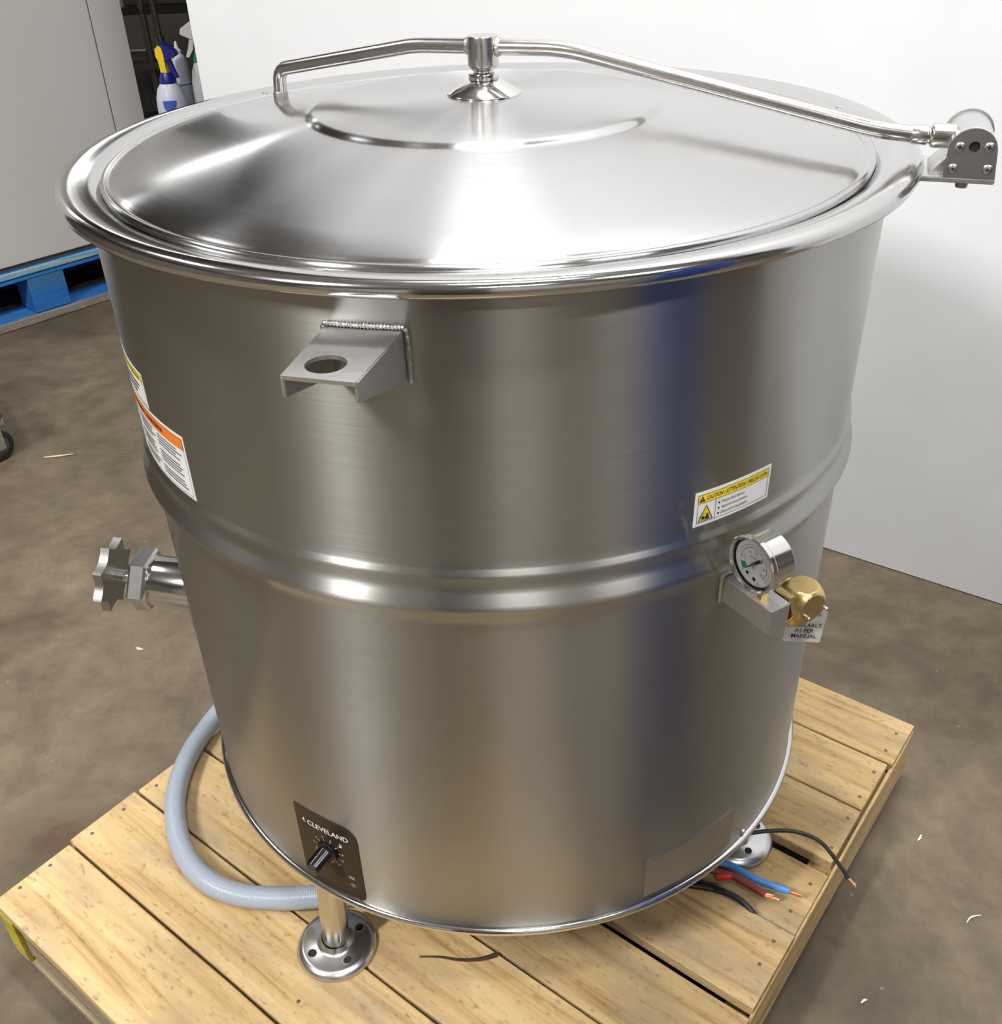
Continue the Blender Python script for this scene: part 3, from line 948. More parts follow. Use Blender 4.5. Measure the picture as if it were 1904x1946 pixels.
for k in range(26):
    a = 176 - 216 * k / 25
    fl.arc(0, 0, 0.0152 if k % 5 == 0 else 0.0163, 0.0175, a - 0.7, a + 0.7, 1)
for k, tx in enumerate(('0', '10', '20', '30', '40', '50')):
    a = R(168 - 205 * k / 5)
    fl.text(tx, 0.0128 * math.cos(a) - 0.0012, 0.0128 * math.sin(a) - 0.0011, 0.0034)
fl.text('CLEVELAND', -0.0062, 0.0055, 0.0030)
fl.text('NSF', -0.0022, -0.0062, 0.0026)
fl.disc(-0.007, -0.0145, 0.0021).disc(0.0025, -0.0172, 0.0023)
fl.arc(0, 0, 0.0118, 0.0122, 198, 178, 4).arc(0, 0, 0.0182, 0.0186, 198, 178, 4)
fl.line(-0.0120, 0.0004, -0.0184, 0.0006, 0.0005)
fl.build('dial_print', gface(-0.01335), 'print_black', gauge)
fl = Flat().arc(0, 0, 0.0202, 0.0206, 172, -40, 50)
for k, tx in enumerate(('0', '1', '2', '3', '4')):
    a = R(176 - 212 * k / 4)
    fl.text(tx, 0.0222 * math.cos(a) - 0.0008, 0.0222 * math.sin(a) - 0.0008, 0.0026)
fl.text('bar', 0.0065, -0.0195, 0.0028).text('MPa', 0.0060, -0.0222, 0.0024)
fl.build('dial_print', gface(-0.01335), 'print_red', gauge)
Flat().arc(0, 0, 0.0118, 0.0186, 223, 198, 10).build('green_zone', gface(-0.01338), 'print_green', gauge)
# needle
na = R(225)
nx, ny = math.cos(na), math.sin(na)
out = [(0.0195 * nx, 0.0195 * ny), (-0.0009 * ny, 0.0009 * nx), (-0.004 * nx - 0.0009 * ny, -0.004 * ny + 0.0009 * nx), (-0.0055 * nx - 0.0017 * ny, -0.0055 * ny + 0.0017 * nx), (-0.0125 * nx - 0.0017 * ny, -0.0125 * ny + 0.0017 * nx),
       (-0.0125 * nx + 0.0017 * ny, -0.0125 * ny - 0.0017 * nx), (-0.0055 * nx + 0.0017 * ny, -0.0055 * ny - 0.0017 * nx), (-0.004 * nx + 0.0009 * ny, -0.004 * ny - 0.0009 * nx), (0.0009 * ny, -0.0009 * nx)]
mkbm('needle', prism(out, gp(GC[0], -0.0158, GC[1]), ge, ez, gt, 0.0006), 'print_black', gauge)
V, F = lathe([(0, 0.0), (0.0014, 0.0), (0.0022, 0.0008), (0.0022, 0.0020)], o=gp(GC[0], -0.0166, GC[1]), ax=gt, seg=16)
mk('needle_hub', V, F, 'dark_plate_steel', gauge, True)
V, F = lathe([(0, 0.0), (0.0266, 0.0)], o=gp(GC[0], -0.0172, GC[1]), ax=gt, seg=48)
V2, F2 = lathe([(0.0266, 0.0), (0.0266, 0.0006), (0.0, 0.0006)], o=gp(GC[0], -0.0172, GC[1]), ax=gt, seg=48)
mk('gauge_window', V + V2, F + [[i + len(V) for i in f] for f in F2], 'clear_glass', gauge)
V, F = lathe([(0.0060, 0.825), (0.0060, 0.834), (0.0072, 0.8345), (0.0072, 0.842), (0.0050, 0.8425), (0.0050, 0.852)], o=gp(GC[0], 0.006, 0), seg=6)
mk('gauge_stem', V, F, 'brass', gauge)

# brass safety valve
VC = gp(0.5150, 0.0530, 0.8115)
def cubeball(c, h, rad, M, n=10):
    bm = bmesh.new()
    bmesh.ops.create_cube(bm, size=2.0)
    bmesh.ops.subdivide_edges(bm, edges=bm.edges[:], cuts=n, use_grid_fill=True)
    for v in bm.verts:
        p = v.co * h
        if p.length > rad: p = p * (rad / p.length)
        v.co = M @ p + c
    return bm
Mv = Mg @ Matrix.Rotation(R(-6), 3, 'Z')
val = mkbm('safety_valve', cubeball(VC, 0.0185, 0.0240, Mv, 16), 'brass', ket, True, 9, 'gold coloured brass safety valve')
V, F = lathe([(0.0, 0.0), (0.0175, 0.0), (0.0192, 0.0012), (0.0192, 0.0080), (0.0175, 0.0092), (0.0, 0.0092)], o=gp(0.5120, 0.0262, 0.8105), ax=gt, seg=6)
mk('hex_collar', V, F, 'brass', val)
V, F = lathe([(0.0095, 0.0), (0.0095, 0.006)], o=gp(0.5120, 0.0225, 0.8105), ax=gt, seg=24)
mk('thread', V, F, 'brass', val, True)
V, F = lathe([(0.0155, 0.0), (0.0140, -0.014), (0.0120, -0.0165), (0.0092, -0.0165), (0.0092, -0.006), (0.0, -0.006)], o=VC + ez * -0.0150 + ge * -0.0045, seg=32)
mk('outlet', V, F, 'brass', val, True, 40)
for dt, dz in ((-0.0115, -0.006), (0.0135, -0.0045)):
    V, F = lathe([(0.0, 0.0045), (0.0016, 0.0042), (0.0020, 0.003), (0.0020, -0.004)], o=VC + ge * 0.0195 + gt * dt + ez * dz, ax=ge, seg=12)
    mk('pin', V, F, 'polished_steel', val, True)
# stamped tag hanging behind the valve
vx = Vector((0.995, -0.05, -0.06)).normalized(); vn_ = Vector((0.02, 0.93, -0.30)).normalized()
vy = vn_.cross(vx).normalized() * -1
if vy.z < 0: vy = -vy
TC = gp(0.5165, 0.0640, 0.7775)
out = [(-0.0215, -0.023), (-0.0200, -0.0240), (0.0165, -0.0240), (0.0180, -0.023), (0.0225, 0.010), (0.0165, 0.021), (-0.010, 0.024), (-0.018, 0.020)]
tagp = mkbm('instruction_tag', prism(out, TC, vx, vy, vn_, 0.0008), 'tag_aluminium', val)
fl = Flat()
for tx, yy in (('WARNING', 0.0060), ('TEST', -0.0005), ('REGULARLY', -0.0070), ('AS PER', -0.0132), ('MANUAL', -0.0194)):
    fl.text(tx, 0.0, yy, 0.0066, align='CENTER', bold=0.00006)
fl.build('tag_print', lambda x, y: TC + vx * x + vy * y - vn_ * 0.0003, 'print_black', val)

# draw-off valve at the left
dv = Vector((math.cos(R(173)), math.sin(R(173)), 0))
V0 = dv * 0.440 + ez * 0.4880; V1 = dv * 0.6330 + ez * 0.5110
va = (V1 - V0).normalized(); L_ = (V1 - V0).length
V, F = lathe([(0.0420, 0.0), (0.0420, 0.118), (0.0405, 0.121), (0.0405, 0.128), (0.0, 0.128)], o=V0, ax=va, seg=56)
dvalve = mk('drain_valve', V, F, 'polished_steel', ket, True, 35, 'steel draw-off valve with star knob')
V, F = lathe([(0.0, 0.126), (0.049, 0.126), (0.0525, 0.130), (0.0525, 0.150), (0.049, 0.154), (0.0, 0.152)], o=V0, ax=va, seg=6)
mk('hex_nut', V, F, 'satin_steel', dvalve)
V, F = lathe([(0.0105, 0.145), (0.0105, L_ + 0.002), (0.0, L_ + 0.002)], o=V0, ax=va, seg=24)
mk('stem', V, F, 'polished_steel', dvalve, True)
out = []
for k in range(96):
    a = 2 * math.pi * (k + 0.5) / 96
    rr_ = 0.0620 - 0.0155 * abs(math.sin(4 * a + 0.6)) ** 0.75
    out.append((rr_ * math.cos(a), rr_ * math.sin(a)))
Mk = frame(va)
mkbm('star_knob', prism(out, V0 + va * (L_ - 0.004), Mk.col[0], Mk.col[1], Mk.col[2], 0.014, 0.0015), 'dark_plate_steel', dvalve, True, 40)
# neck running down along the kettle wall
V, F, _ = tube(spline([V0 + va * 0.045 + ez * -0.02, V0 + va * 0.045 + ez * -0.060, V0 + va * 0.036 + ez * -0.095, V0 + va * 0.020 + ez * -0.128], 5), lambda t: 0.036 - 0.008 * t, 24)
mk('outlet_spout', V, F, 'satin_steel', dvalve, True, 50)

# legs with flanged feet
for k, (az_, rr_) in enumerate(((-126.2, 0.4375), (-27.3, 0.404), (53.0, 0.40), (143.0, 0.40))):
    a = R(az_)
    fx, fy = rr_ * math.cos(a), rr_ * math.sin(a)
    rt_ = min(rr_, RB - 0.028)
    tx, ty = rt_ * math.cos(a), rt_ * math.sin(a)
    V, F, _ = tube([Vector((fx, fy, PT + 0.010)), Vector((tx, ty, ZB + 0.012))], 0.0195, 32)
    leg = mk('leg', V, F, 'tube_steel', ket, True, 60)
    fprof = [(0.0, PT + 0.0005), (0.0555, PT), (0.0578, PT + 0.0015), (0.0580, PT + 0.0035), (0.0560, PT + 0.0075), (0.0500, PT + 0.0125), (0.0470, PT + 0.0132), (0.0280, PT + 0.0135), (0.0240, PT + 0.0160), (0.0225, PT + 0.0190), (0.0200, PT + 0.0225)]
    V, F = lathe(fprof, o=(fx, fy, 0), seg=64)
    mk('foot_flange', V, F, 'satin_steel', leg, True, 50)
    for q in range(4):
        b_ = R(az_ + (-55 + 32) + 90 * q) if k == 0 else a + R(45 + 90 * q)
        hx, hy = fx + 0.0375 * math.cos(b_), fy + 0.0375 * math.sin(b_)
        V, F = lathe([(0.0, PT + 0.0138), (0.0052, PT + 0.0138)], o=(hx, hy, 0), seg=18)
        mk('bolt_hole', V, F, 'hole_dark', leg)
        V, F = lathe([(0.0052, PT + 0.0134), (0.0054, PT + 0.0143), (0.0063, PT + 0.0143), (0.0067, PT + 0.0134)], o=(hx, hy, 0), seg=18)
        mk('hole_edge', V, F, 'polished_steel', leg, True)

# control panel with knob
PX0 = -127.2
ol = rrect(0.0, 0.0105, 0.0985, 0.1530, 0.013, 7, (0, 1, 1, 0))
out = [(0.0, 0.0105), (0.086, 0.0105)] + [p for p in rrect(0.0, 0.0105, 0.0985, 0.1530, 0.0125, 7, (0, 1, 0, 0))[1:9]] + \
      [p for p in rrect(0.0, 0.0105, 0.0985, 0.1530, 0.022, 8, (0, 0, 1, 0))[2:11]] + [(0.0, 0.1530)]
seen = []
for p in out:
    if not seen or (abs(p[0] - seen[-1][0]) + abs(p[1] - seen[-1][1])) > 1e-5: seen.append(p)
pan = cyl_plate('control_panel', PX0, ZB, seen, 0.0009, 'panel_film', ket, label='dark brown control panel sticker')
pf = on_cyl(PX0, ZB, RB + 0.00115)
fl = Flat().text('CLEVELAND', 0.0205, 0.1245, 0.0125, width=0.0645, bold=0.00012)
fl.build('panel_print', pf, 'print_white', pan)
Flat().poly([(0.0140, 0.1335), (0.0170, 0.1290), (0.0140, 0.1255), (0.0125, 0.1295)]).poly([(0.0128, 0.1310), (0.0150, 0.1340), (0.0160, 0.1320), (0.0140, 0.1290)]).build('panel_logo', pf, 'print_white', pan)
Flat().poly([(0.0135, 0.1280), (0.0155, 0.1305), (0.0185, 0.1275), (0.0160, 0.1245)]).build('panel_logo', on_cyl(PX0, ZB, RB + 0.0013), 'print_red', pan)
KX, KY = 0.0495, 0.0905
fl = Flat()
for k in range(10):
    a = R(235 - 290 * k / 9)
    fl.line(KX + 0.0155 * math.cos(a), KY + 0.0155 * math.sin(a), KX + 0.0205 * math.cos(a), KY + 0.0205 * math.sin(a), 0.0007)
    fl.text(str(k + 1), KX + 0.0235 * math.cos(a) - 0.0013, KY + 0.0235 * math.sin(a) - 0.0015, 0.0045)
for k in range(3):
    x_ = 0.0785 + k * 0.0030
    for q in range(5):
        fl.line(x_ + 0.0007 * math.sin(q * 1.5), 0.0510 + q * 0.0012, x_ + 0.0007 * math.sin((q + 1) * 1.5), 0.0510 + (q + 1) * 0.0012, 0.0008)
fl.outline(0.0695, 0.1110, 0.0730, 0.1150, 0.0006, 1).rect(0.0690, 0.1085, 0.0735, 0.1110)
fl.build('panel_print', pf, 'print_white', pan)
Flat().disc(0.0195, 0.0405, 0.0042).build('panel_lens', pf, 'panel_lens', pan)
Flat().disc(0.0815, 0.0390, 0.0042).build('panel_lens', pf, 'panel_lens', pan)
ka = R(PX0) + KX / RB
kd = Vector((math.cos(ka), math.sin(ka), 0))
V, F = lathe([(0.0, 0.0), (0.0165, 0.0), (0.0170, 0.001), (0.0162, 0.0050), (0.0125, 0.0065), (0.0112, 0.009), (0.0104, 0.0325), (0.0092, 0.0345), (0.0, 0.0350)], o=kd * (RB + 0.001) + ez * (ZB + KY), ax=kd, seg=36)
kn = mk('control_knob', V, F, 'black_plastic', pan, True, 40)
kt = Vector((-kd.y, kd.x, 0))
Mkn = Matrix((kd, kt, ez)).transposed() @ Matrix.Rotation(R(28), 3, 'X')
mkbm('knob_grip', box(kd * (RB + 0.0205) + ez * (ZB + KY) + Mkn @ Vector((0, 0, 0.0085)), (0.0270, 0.0035, 0.0085), Mkn, 0.0012), 'black_plastic', pan, True, 40)

# small maker's strip low on the front right
sp_ = cyl_plate('access_strip', -68.0, ZB, [(0, 0.020), (0.1485, 0.020), (0.1485, 0.0905), (0, 0.0905)], 0.0016, 'strip_steel', ket, label='plain steel cover strip')
for az_ in (-45.0, -64.5, -101.0):
    a = R(az_)
    V, F = lathe([(0.0, 0.004), (0.0025, 0.0034), (0.0036, 0.0015), (0.0038, -0.001)], o=Vector((math.cos(a), math.sin(a), 0)) * (RB + (0.0 if az_ > -50 else -0.012)) + ez * (ZB + (0.0155 if az_ > -50 else -0.001)), ax=(math.cos(a), math.sin(a), 0) if az_ > -50 else (0, 0, -1), seg=14)
    mk('base_screw', V, F, 'polished_steel', ket, True)

# caution label, front right
CL = cyl_plate('caution_label', -65.15, 0.9040, [(0, 0), (0.1010, 0), (0.1010, 0.0400), (0, 0.0400)], 0.0003, 'label_white', ket, label='yellow and white caution label')
cf = on_cyl(-65.15, 0.9040, RB + 0.00055); cf2 = on_cyl(-65.15, 0.9040, RB + 0.0008)
Flat().rect(0.0035, 0.0268, 0.0975, 0.0368, 24).poly([(0.0060, 0.0055), (0.0225, 0.0055), (0.01425, 0.0222)]).build('label_yellow_field', cf, 'label_yellow', CL)
fl = Flat().outline(0.0035, 0.0035, 0.0975, 0.0368, 0.0005, 24).rect(0.0035, 0.0265, 0.0975, 0.0270, 24).rect(0.0255, 0.0035, 0.0260, 0.0268)
fl.text('CAUTION / ATTENTION / PRECAUCIÓN', 0.0140, 0.0293, 0.0066, width=0.0815, shear=0.25, bold=0.00007)
fl.poly([(0.0050, 0.0284), (0.0122, 0.0284), (0.0086, 0.0352)])
for k, tx in enumerate(('Pressurized device.', 'Appareil sous pression.', 'Dispositivo de presión.')):
    y_ = 0.0195 - k * 0.0063
    fl.rect(0.0290, y_ + 0.0003, 0.0310, y_ + 0.0026)
    fl.text(tx, 0.0330, y_, 0.0052, width=(0.031, 0.036, 0.036)[k], shear=0.2)
for x0, y0, x1, y1 in ((0.0055, 0.0052, 0.0230, 0.0052), (0.0230, 0.0052, 0.01425, 0.0228), (0.01425, 0.0228, 0.0055, 0.0052)):
    fl.line(x0, y0, x1, y1, 0.0009)
fl.disc(0.0112, 0.0090, 0.0021).disc(0.0163, 0.0118, 0.0014).poly([(0.0130, 0.0065), (0.0190, 0.0065), (0.0178, 0.0105), (0.0150, 0.0108)])
for k in range(7):
    a = R(30 + 24 * k)
    fl.line(0.0118 + 0.003 * math.cos(a), 0.0095 + 0.003 * math.sin(a), 0.0118 + 0.0068 * math.cos(a), 0.0095 + 0.0068 * math.sin(a), 0.0004)
fl.build('label_print', cf2, 'print_black', CL)
Flat().rect(0.0083, 0.0303, 0.0089, 0.0332).rect(0.0083, 0.0291, 0.0089, 0.0297).build('label_mark', on_cyl(-65.15, 0.9040, RB + 0.0010), 'label_yellow', CL)

# orange warning label and a yellow one, far left of the body
WW = 0.215
w0 = -135.6 - math.degrees(WW / RB)
WL = cyl_plate('warning_label', w0, 0.8955, [(0, 0), (WW, 0), (WW, 0.079), (0, 0.079)], 0.0003, 'label_white', ket, label='white warning label with orange header', nx=40)
wf = on_cyl(w0, 0.8955, RB + 0.0006); wf2 = on_cyl(w0, 0.8955, RB + 0.0009)
Flat().rect(0.003, 0.0610, WW - 0.003, 0.0760, 40).build('orange_header', wf, 'label_orange', WL)
fl = Flat().outline(0.003, 0.003, WW - 0.003, 0.076, 0.0005, 40)
fl.text('WARNING / AVERTISSEMENT / ADVERTENCIA', 0.016, 0.0655, 0.0080, width=0.150, shear=0.2, bold=0.0002)
fl.build('label_print', wf2, 'print_black', WL)
fl = Flat()
lr = random.Random(8)
for cblk in range(3):
    x0 = 0.012 + cblk * 0.066
    for k in range(13):
        y_ = 0.0560 - k * 0.0039
        if k in (4, 9): continue
        fl.rect(x0, y_, x0 + lr.uniform(0.045, 0.060), y_ + 0.0015, 8)
fl.build('label_text_lines', wf2, 'print_grey', WL)
YW = 0.16
y0_ = -145.6 - math.degrees(YW / RB)
YL = cyl_plate('caution_label', y0_, 0.9775, [(0, 0), (YW, 0), (YW, 0.0410), (0, 0.0410)], 0.0003, 'label_white', ket, label='yellow headed caution label at the left edge', nx=30)
yf = on_cyl(y0_, 0.9775, RB + 0.0006); yf2 = on_cyl(y0_, 0.9775, RB + 0.0009)
Flat().rect(0.003, 0.0280, YW - 0.003, 0.0385, 30).build('label_yellow_field', yf, 'label_yellow', YL)
fl = Flat().text('CAUTION / ATTENTION / PRECAUCIÓN', 0.060, 0.0308, 0.0066, width=0.09, shear=0.25, bold=0.00016)
for k in range(3): fl.rect(0.045, 0.0205 - k * 0.0062, 0.142 - 0.008 * k, 0.0228 - k * 0.0062, 10)
fl.outline(0.003, 0.003, YW - 0.003, 0.0385, 0.0005, 30)
fl.build('label_print', yf2, 'print_black', YL)

# ------------------------------------------------------------------ flexible conduit with its wires
hz = PT + 0.0175
hose = [(-0.22, 0.36, hz + 0.05), (-0.40, 0.285, hz + 0.03), (-0.488, 0.190, hz + 0.012), (-0.537, 0.099, hz), (-0.561, 0.014, hz), (-0.563, -0.066, hz), (-0.546, -0.138, hz), (-0.513, -0.203, hz), (-0.467, -0.250, hz), (-0.409, -0.276, hz),
        (-0.343, -0.287, hz + 0.005), (-0.287, -0.2905, hz + 0.013), (-0.223, -0.2885, hz + 0.013), (-0.14, -0.286, hz + 0.004), (-0.03, -0.283, hz), (0.08, -0.272, hz), (0.185, -0.258, hz), (0.235, -0.250, hz)]
con = thing('flexible_conduit', (-0.409, -0.281, PT), 'grey flexible conduit hose curling round the kettle foot with bare wire ends', 'hose')
V, F, uv = tube(spline(hose, 14), 0.0172, 24)
mk('hose', V, F, 'hose_pvc', con, True, 60, uvs=uv)
WR = [('wire', [(0.23, -0.243, .156), (0.29, -0.236, .175), (0.327, -0.231, .190), (0.349, -0.222, .190), (0.390, -0.218, .195), (0.436, -0.224, .200), (0.472, -0.241, .195), (0.499, -0.270, .170), (0.507, -0.281, .160)], 0.0032, 'black_rubber', (0.515, -0.290, .155), 'black wire reaching past the pallet edge'),
      ('wire', [(0.23, -0.246, .156), (0.27, -0.234, .150), (0.306, -0.233, .147), (0.341, -0.242, .146), (0.375, -0.269, .146), (0.418, -0.290, .146)], 0.0053, 'blue_sleeve', (0.434, -0.2975, .146), 'blue sleeved wire'),
      ('wire', [(0.23, -0.250, .156), (0.27, -0.247, .150), (0.296, -0.247, .147), (0.326, -0.254, .146), (0.344, -0.264, .146), (0.381, -0.295, .146)], 0.0053, 'red_sleeve', (0.397, -0.3005, .146), 'dark red sleeved wire'),
      ('wire', [(0.22, -0.256, .156), (0.245, -0.268, .150), (0.263, -0.272, .146), (0.308, -0.283, .146), (0.337, -0.298, .146), (0.356, -0.318, .140), (0.366, -0.332, .128)], 0.0046, 'black_rubber', None, 'thick black wire'),
      ('wire', [(0.23, -0.252, .156), (0.267, -0.252, .150), (0.294, -0.273, .146), (0.319, -0.290, .152)], 0.0040, 'black_rubber', None, None)]
for nm, pts, rr_, mat, tip, lab in WR:
    sp2 = spline(pts, 8)
    V, F, _ = tube(sp2, rr_, 12)
    wo = mk(nm, V, F, mat, con, True, 60, lab)
    if tip:
        e_ = Vector(pts[-1]); d_ = (Vector(tip) - e_)
        for q in range(5):
            off = Vector((lr.uniform(-1, 1), lr.uniform(-1, 1), lr.uniform(-0.6, 1))) * rr_ * 0.5
            V, F, _ = tube(spline([e_ - d_.normalized() * 0.004, e_ + off * 0.7, e_ + d_ * 0.6 + off, e_ + d_ * lr.uniform(0.85, 1.1) + off * 1.3], 3), rr_ * 0.38, 6)
            mk('copper_strand', V, F, 'copper', wo, True)
V, F, _ = tube([(0.313, -0.262, .146), (0.325, -0.262, .1465), (0.336, -0.2615, .147)], 0.0050, 8)
mk('wire_tape', V, F, 'red_tape', con, True)
V, F, _ = tube([(0.3600, -0.2220, .1955), (0.3640, -0.2165, .2005)], 0.0042, 8)
mk('cable_tie', V, F, 'black_rubber', con, True)

# ------------------------------------------------------------------ blue pallet with the grey cabinet
BD = Vector((0.6973, 0.7167, 0)); BN = Vector((-0.7167, 0.6973, 0)); BA = Vector((-1.876, 2.330, 0))
Mb = Matrix((BD, BN, ez)).transposed()
def bpnt(s, n, z): return BA + BD * s + BN * n + ez * z
bp_ = thing('blue_pallet', bpnt(0.2, 0.5, 0), 'worn blue painted pallet under the grey cabinet', 'pallet')
def bboard(nm, s0_, s1_, n0, n1, z0, z1, mat='blue_wood', par=None):
    par = par or bp_
    bm = box((0, 0, 0), (s1_ - s0_, n1 - n0, z1 - z0), None, 0.003, 1)
    bmesh.ops.recalc_face_normals(bm, faces=bm.faces[:])
    me = bpy.data.meshes.new(nm); bm.to_mesh(me); bm.free(); me.materials.append(MATS[mat])
    o = bpy.data.objects.new(nm, me); col.objects.link(o); o.parent = par
    o.location = bpnt((s0_ + s1_) / 2, (n0 + n1) / 2, (z0 + z1) / 2) - root_loc(par)
    o.rotation_euler = (0, 0, math.atan2(BD.y, BD.x))
    return o
for k in range(7):
    bboard('deck_board', -0.55, 0.95, 0.0 + k * 0.145, 0.135 + k * 0.145, 0.190, 0.217)
for n0 in (0.0, 0.45, 0.89):
    bboard('stringer_board', -0.55, 0.95, n0, n0 + 0.11, 0.160, 0.1895) if n0 else bboard('lead_board', -0.55, 0.95, 0.0, 0.11, 0.172, 0.1895)
    for s_ in (-0.55, 0.160, 0.80):
        bboard('block', s_, s_ + 0.145, n0 + 0.002, n0 + 0.125, 0.036, 0.172 if not n0 else 0.160)
    bboard('bottom_board', -0.55, 0.95, n0 + 0.004, n0 + 0.135, 0.0, 0.035, 'blue_wood')
bboard('worn_edge', -0.55, 0.95, -0.004, 0.0035, 0.001, 0.033, 'grey_edge')
bboard('worn_edge', -0.55, 0.95, -0.006, -0.0003, 0.192, 0.2165, 'blue_worn')
cb_ = thing('grey_cabinet', bpnt(0.1, 0.45, 0.217), 'tall plain grey cabinet standing on the blue pallet', 'cabinet')
def cpart(nm, s0_, s1_, n0, n1, z0, z1, mat, bev=0.004):
    return mkbm(nm, box(bpnt((s0_ + s1_) / 2, (n0 + n1) / 2, (z0 + z1) / 2), (s1_ - s0_, n1 - n0, z1 - z0), Mb, bev, 2), mat, cb_)
cpart('body', -0.95, 0.779, 0.024, 0.86, 0.2175, 2.05, 'cabinet_grey')
cpart('door', -0.95, 0.651, 0.002, 0.0235, 0.236, 2.05, 'cabinet_grey', 0.003)
cpart('side_frame', 0.656, 0.781, 0.002, 0.0235, 0.236, 2.05, 'cabinet_grey', 0.003)
cpart('base_strip', -0.95, 0.776, 0.012, 0.0235, 0.2175, 0.235, 'cabinet_seam', 0.001)

# ------------------------------------------------------------------ storage rack and bottles in the gap
rk = thing('storage_rack', (-1.40, 4.03, 0), 'dark steel storage rack in the gap beside the cabinet', 'rack')
for x_, y_ in ((-1.95, 3.79), (-0.85, 3.79), (-1.95, 4.30), (-0.85, 4.30), (-1.535, 3.79)):
    V, F, _ = tube([(x_, y_, 0), (x_, y_, 1.9)], 0.016, 12); mk('post', V, F, 'rack_steel', rk, True)
for z_ in (0.20, 0.45, 0.93, 1.5):
    mkbm('shelf', box((-1.40, 4.045, z_), (1.1, 0.54, 0.030), None, 0.003), 'dark_steel', rk)
mkbm('rail', box((-1.40, 3.765, 0.70), (1.1, 0.02, 0.03), None, 0.003), 'rack_steel', rk)
tbl = thing('side_table', (-1.02, 2.66, 0), 'low dark shelf stand carrying the spray bottles', 'table')
mkbm('table_top', box((-1.05, 2.66, 0.60), (0.34, 0.26, 0.02), None, 0.003), 'dark_steel', tbl)
for x_, y_ in ((-1.20, 2.55), (-0.90, 2.55), (-1.20, 2.77), (-0.90, 2.77)):
    V, F, _ = tube([(x_, y_, 0), (x_, y_, 0.59)], 0.011, 10); mk('leg', V, F, 'rack_steel', tbl, True)

def sprayer(x, y, z, h, rad, label, mbody, mtrig, mhead, face, mcap, printed=False):
    t_ = thing('spray_bottle', (x, y, z), label, 'bottle', 'cleaning bottles in the gap')
    pr = [(0, 0), (rad * 0.95, 0), (rad, 0.008), (rad, h * 0.62), (rad * 0.97, h * 0.72), (rad * 0.80, h * 0.86), (rad * 0.5, h * 0.96), (rad * 0.33, h), (0, h)]
    V, F = lathe([(a, z + b_) for a, b_ in pr], o=(x, y, 0), seg=36)
    mk('bottle', V, F, mbody, t_, True, 50)
    V, F = lathe([(0, 0), (rad * 0.55, 0), (rad * 0.55, 0.012), (rad * 0.36, 0.036), (0.0, 0.036)], o=(x, y, z + h - 0.012), seg=24)
    mk('cap', V, F, mcap, t_, True)
    f_ = Vector(face).normalized(); s_ = Vector((0, 0, 1)).cross(f_)
    zt = z + h + 0.02
    c0 = Vector((x, y, 0))
    out = [(-0.014, -0.004), (0.010, -0.004), (0.008, 0.040), (0.010, 0.052), (0.006, 0.084), (-0.008, 0.092), (-0.022, 0.078), (-0.024, 0.056), (-0.017, 0.042)]
    mkbm('neck', prism(out, c0 + s_ * -0.012 + ez * zt, f_, ez, s_, 0.024, 0.003), mhead, t_, True, 40)
    out = [(0.0085, 0.040), (0.030, 0.048), (0.050, 0.058), (0.056, 0.064), (0.053, 0.076), (0.030, 0.090), (0.008, 0.102), (-0.006, 0.097), (0.007, 0.084), (0.011, 0.060)]
    mkbm('spray_head', prism(out, c0 + s_ * -0.0125 + ez * zt, f_, ez, s_, 0.025, 0.003), mtrig, t_, True, 40)
    out = [(0.012, 0.046), (0.026, 0.050), (0.036, 0.016), (0.048, -0.012), (0.039, -0.016), (0.020, 0.010)]
    mkbm('trigger', prism(out, c0 + s_ * -0.006 + ez * zt, f_, ez, s_, 0.012, 0.002), mtrig, t_, True, 40)
    if printed:
        fl = Flat()
        fl.poly([(-0.030, 0.018), (0.018, 0.018), (0.012, 0.002), (0.0, -0.014), (-0.012, -0.022), (-0.022, -0.012)])
        ang = math.atan2(-1.0, 0.25)
        fl2 = Flat()
        for k in range(8):
            xa, xb = -0.030 + 0.006 * k, -0.024 + 0.006 * k
            lo = lambda q: 0.018 - 0.040 * math.sqrt(max(0.0, 1 - ((q + 0.008) / 0.0265) ** 2))
            fl2.poly([(xa, lo(xa)), (xb, lo(xb)), (xb, 0.018), (xa, 0.018)])
        fl2.build('bottle_print', lambda u_, v_: Vector((x + (rad + 0.0006) * math.cos(ang + u_ / rad), y + (rad + 0.0006) * math.sin(ang + u_ / rad), z + h * 0.64 + v_)), 'bottle_print', t_)
    return t_
sprayer(-1.128, 2.60, 0.6105, 0.225, 0.054, 'spray bottle with blue and yellow trigger head', 'bottle_white', 'trigger_blue', 'trigger_yellow', (0.95, -0.3, 0), 'trigger_blue', True)
sprayer(-1.008, 2.640, 0.6105, 0.285, 0.046, 'spray bottle with green and white trigger head', 'jug_white', 'trigger_white', 'trigger_green', (-1, -0.25, 0), 'trigger_green')
t_ = thing('squeeze_bottle', (-1.112, 2.730, 0.6105), 'slim translucent squeeze bottle between two spray bottles', 'bottle', 'cleaning bottles in the gap')
V, F = lathe([(0, 0), (0.031, 0), (0.033, 0.006), (0.033, 0.225), (0.030, 0.262), (0.020, 0.285), (0.014, 0.290), (0, 0.290)], o=(-1.112, 2.730, 0.6105), seg=32)
mk('bottle', V, F, 'bottle_white', t_, True, 50)
V, F = lathe([(0, 0.288), (0.016, 0.288), (0.016, 0.300), (0.009, 0.306), (0.004, 0.330), (0, 0.331)], o=(-1.112, 2.730, 0.6105), seg=20)
mk('cap', V, F, 'trigger_white', t_, True)
V, F = lathe([(0.0335, 0.185), (0.0335, 0.189)], o=(-1.112, 2.730, 0.6105), seg=32)
mk('band', V, F, 'bottle_print', t_, True)
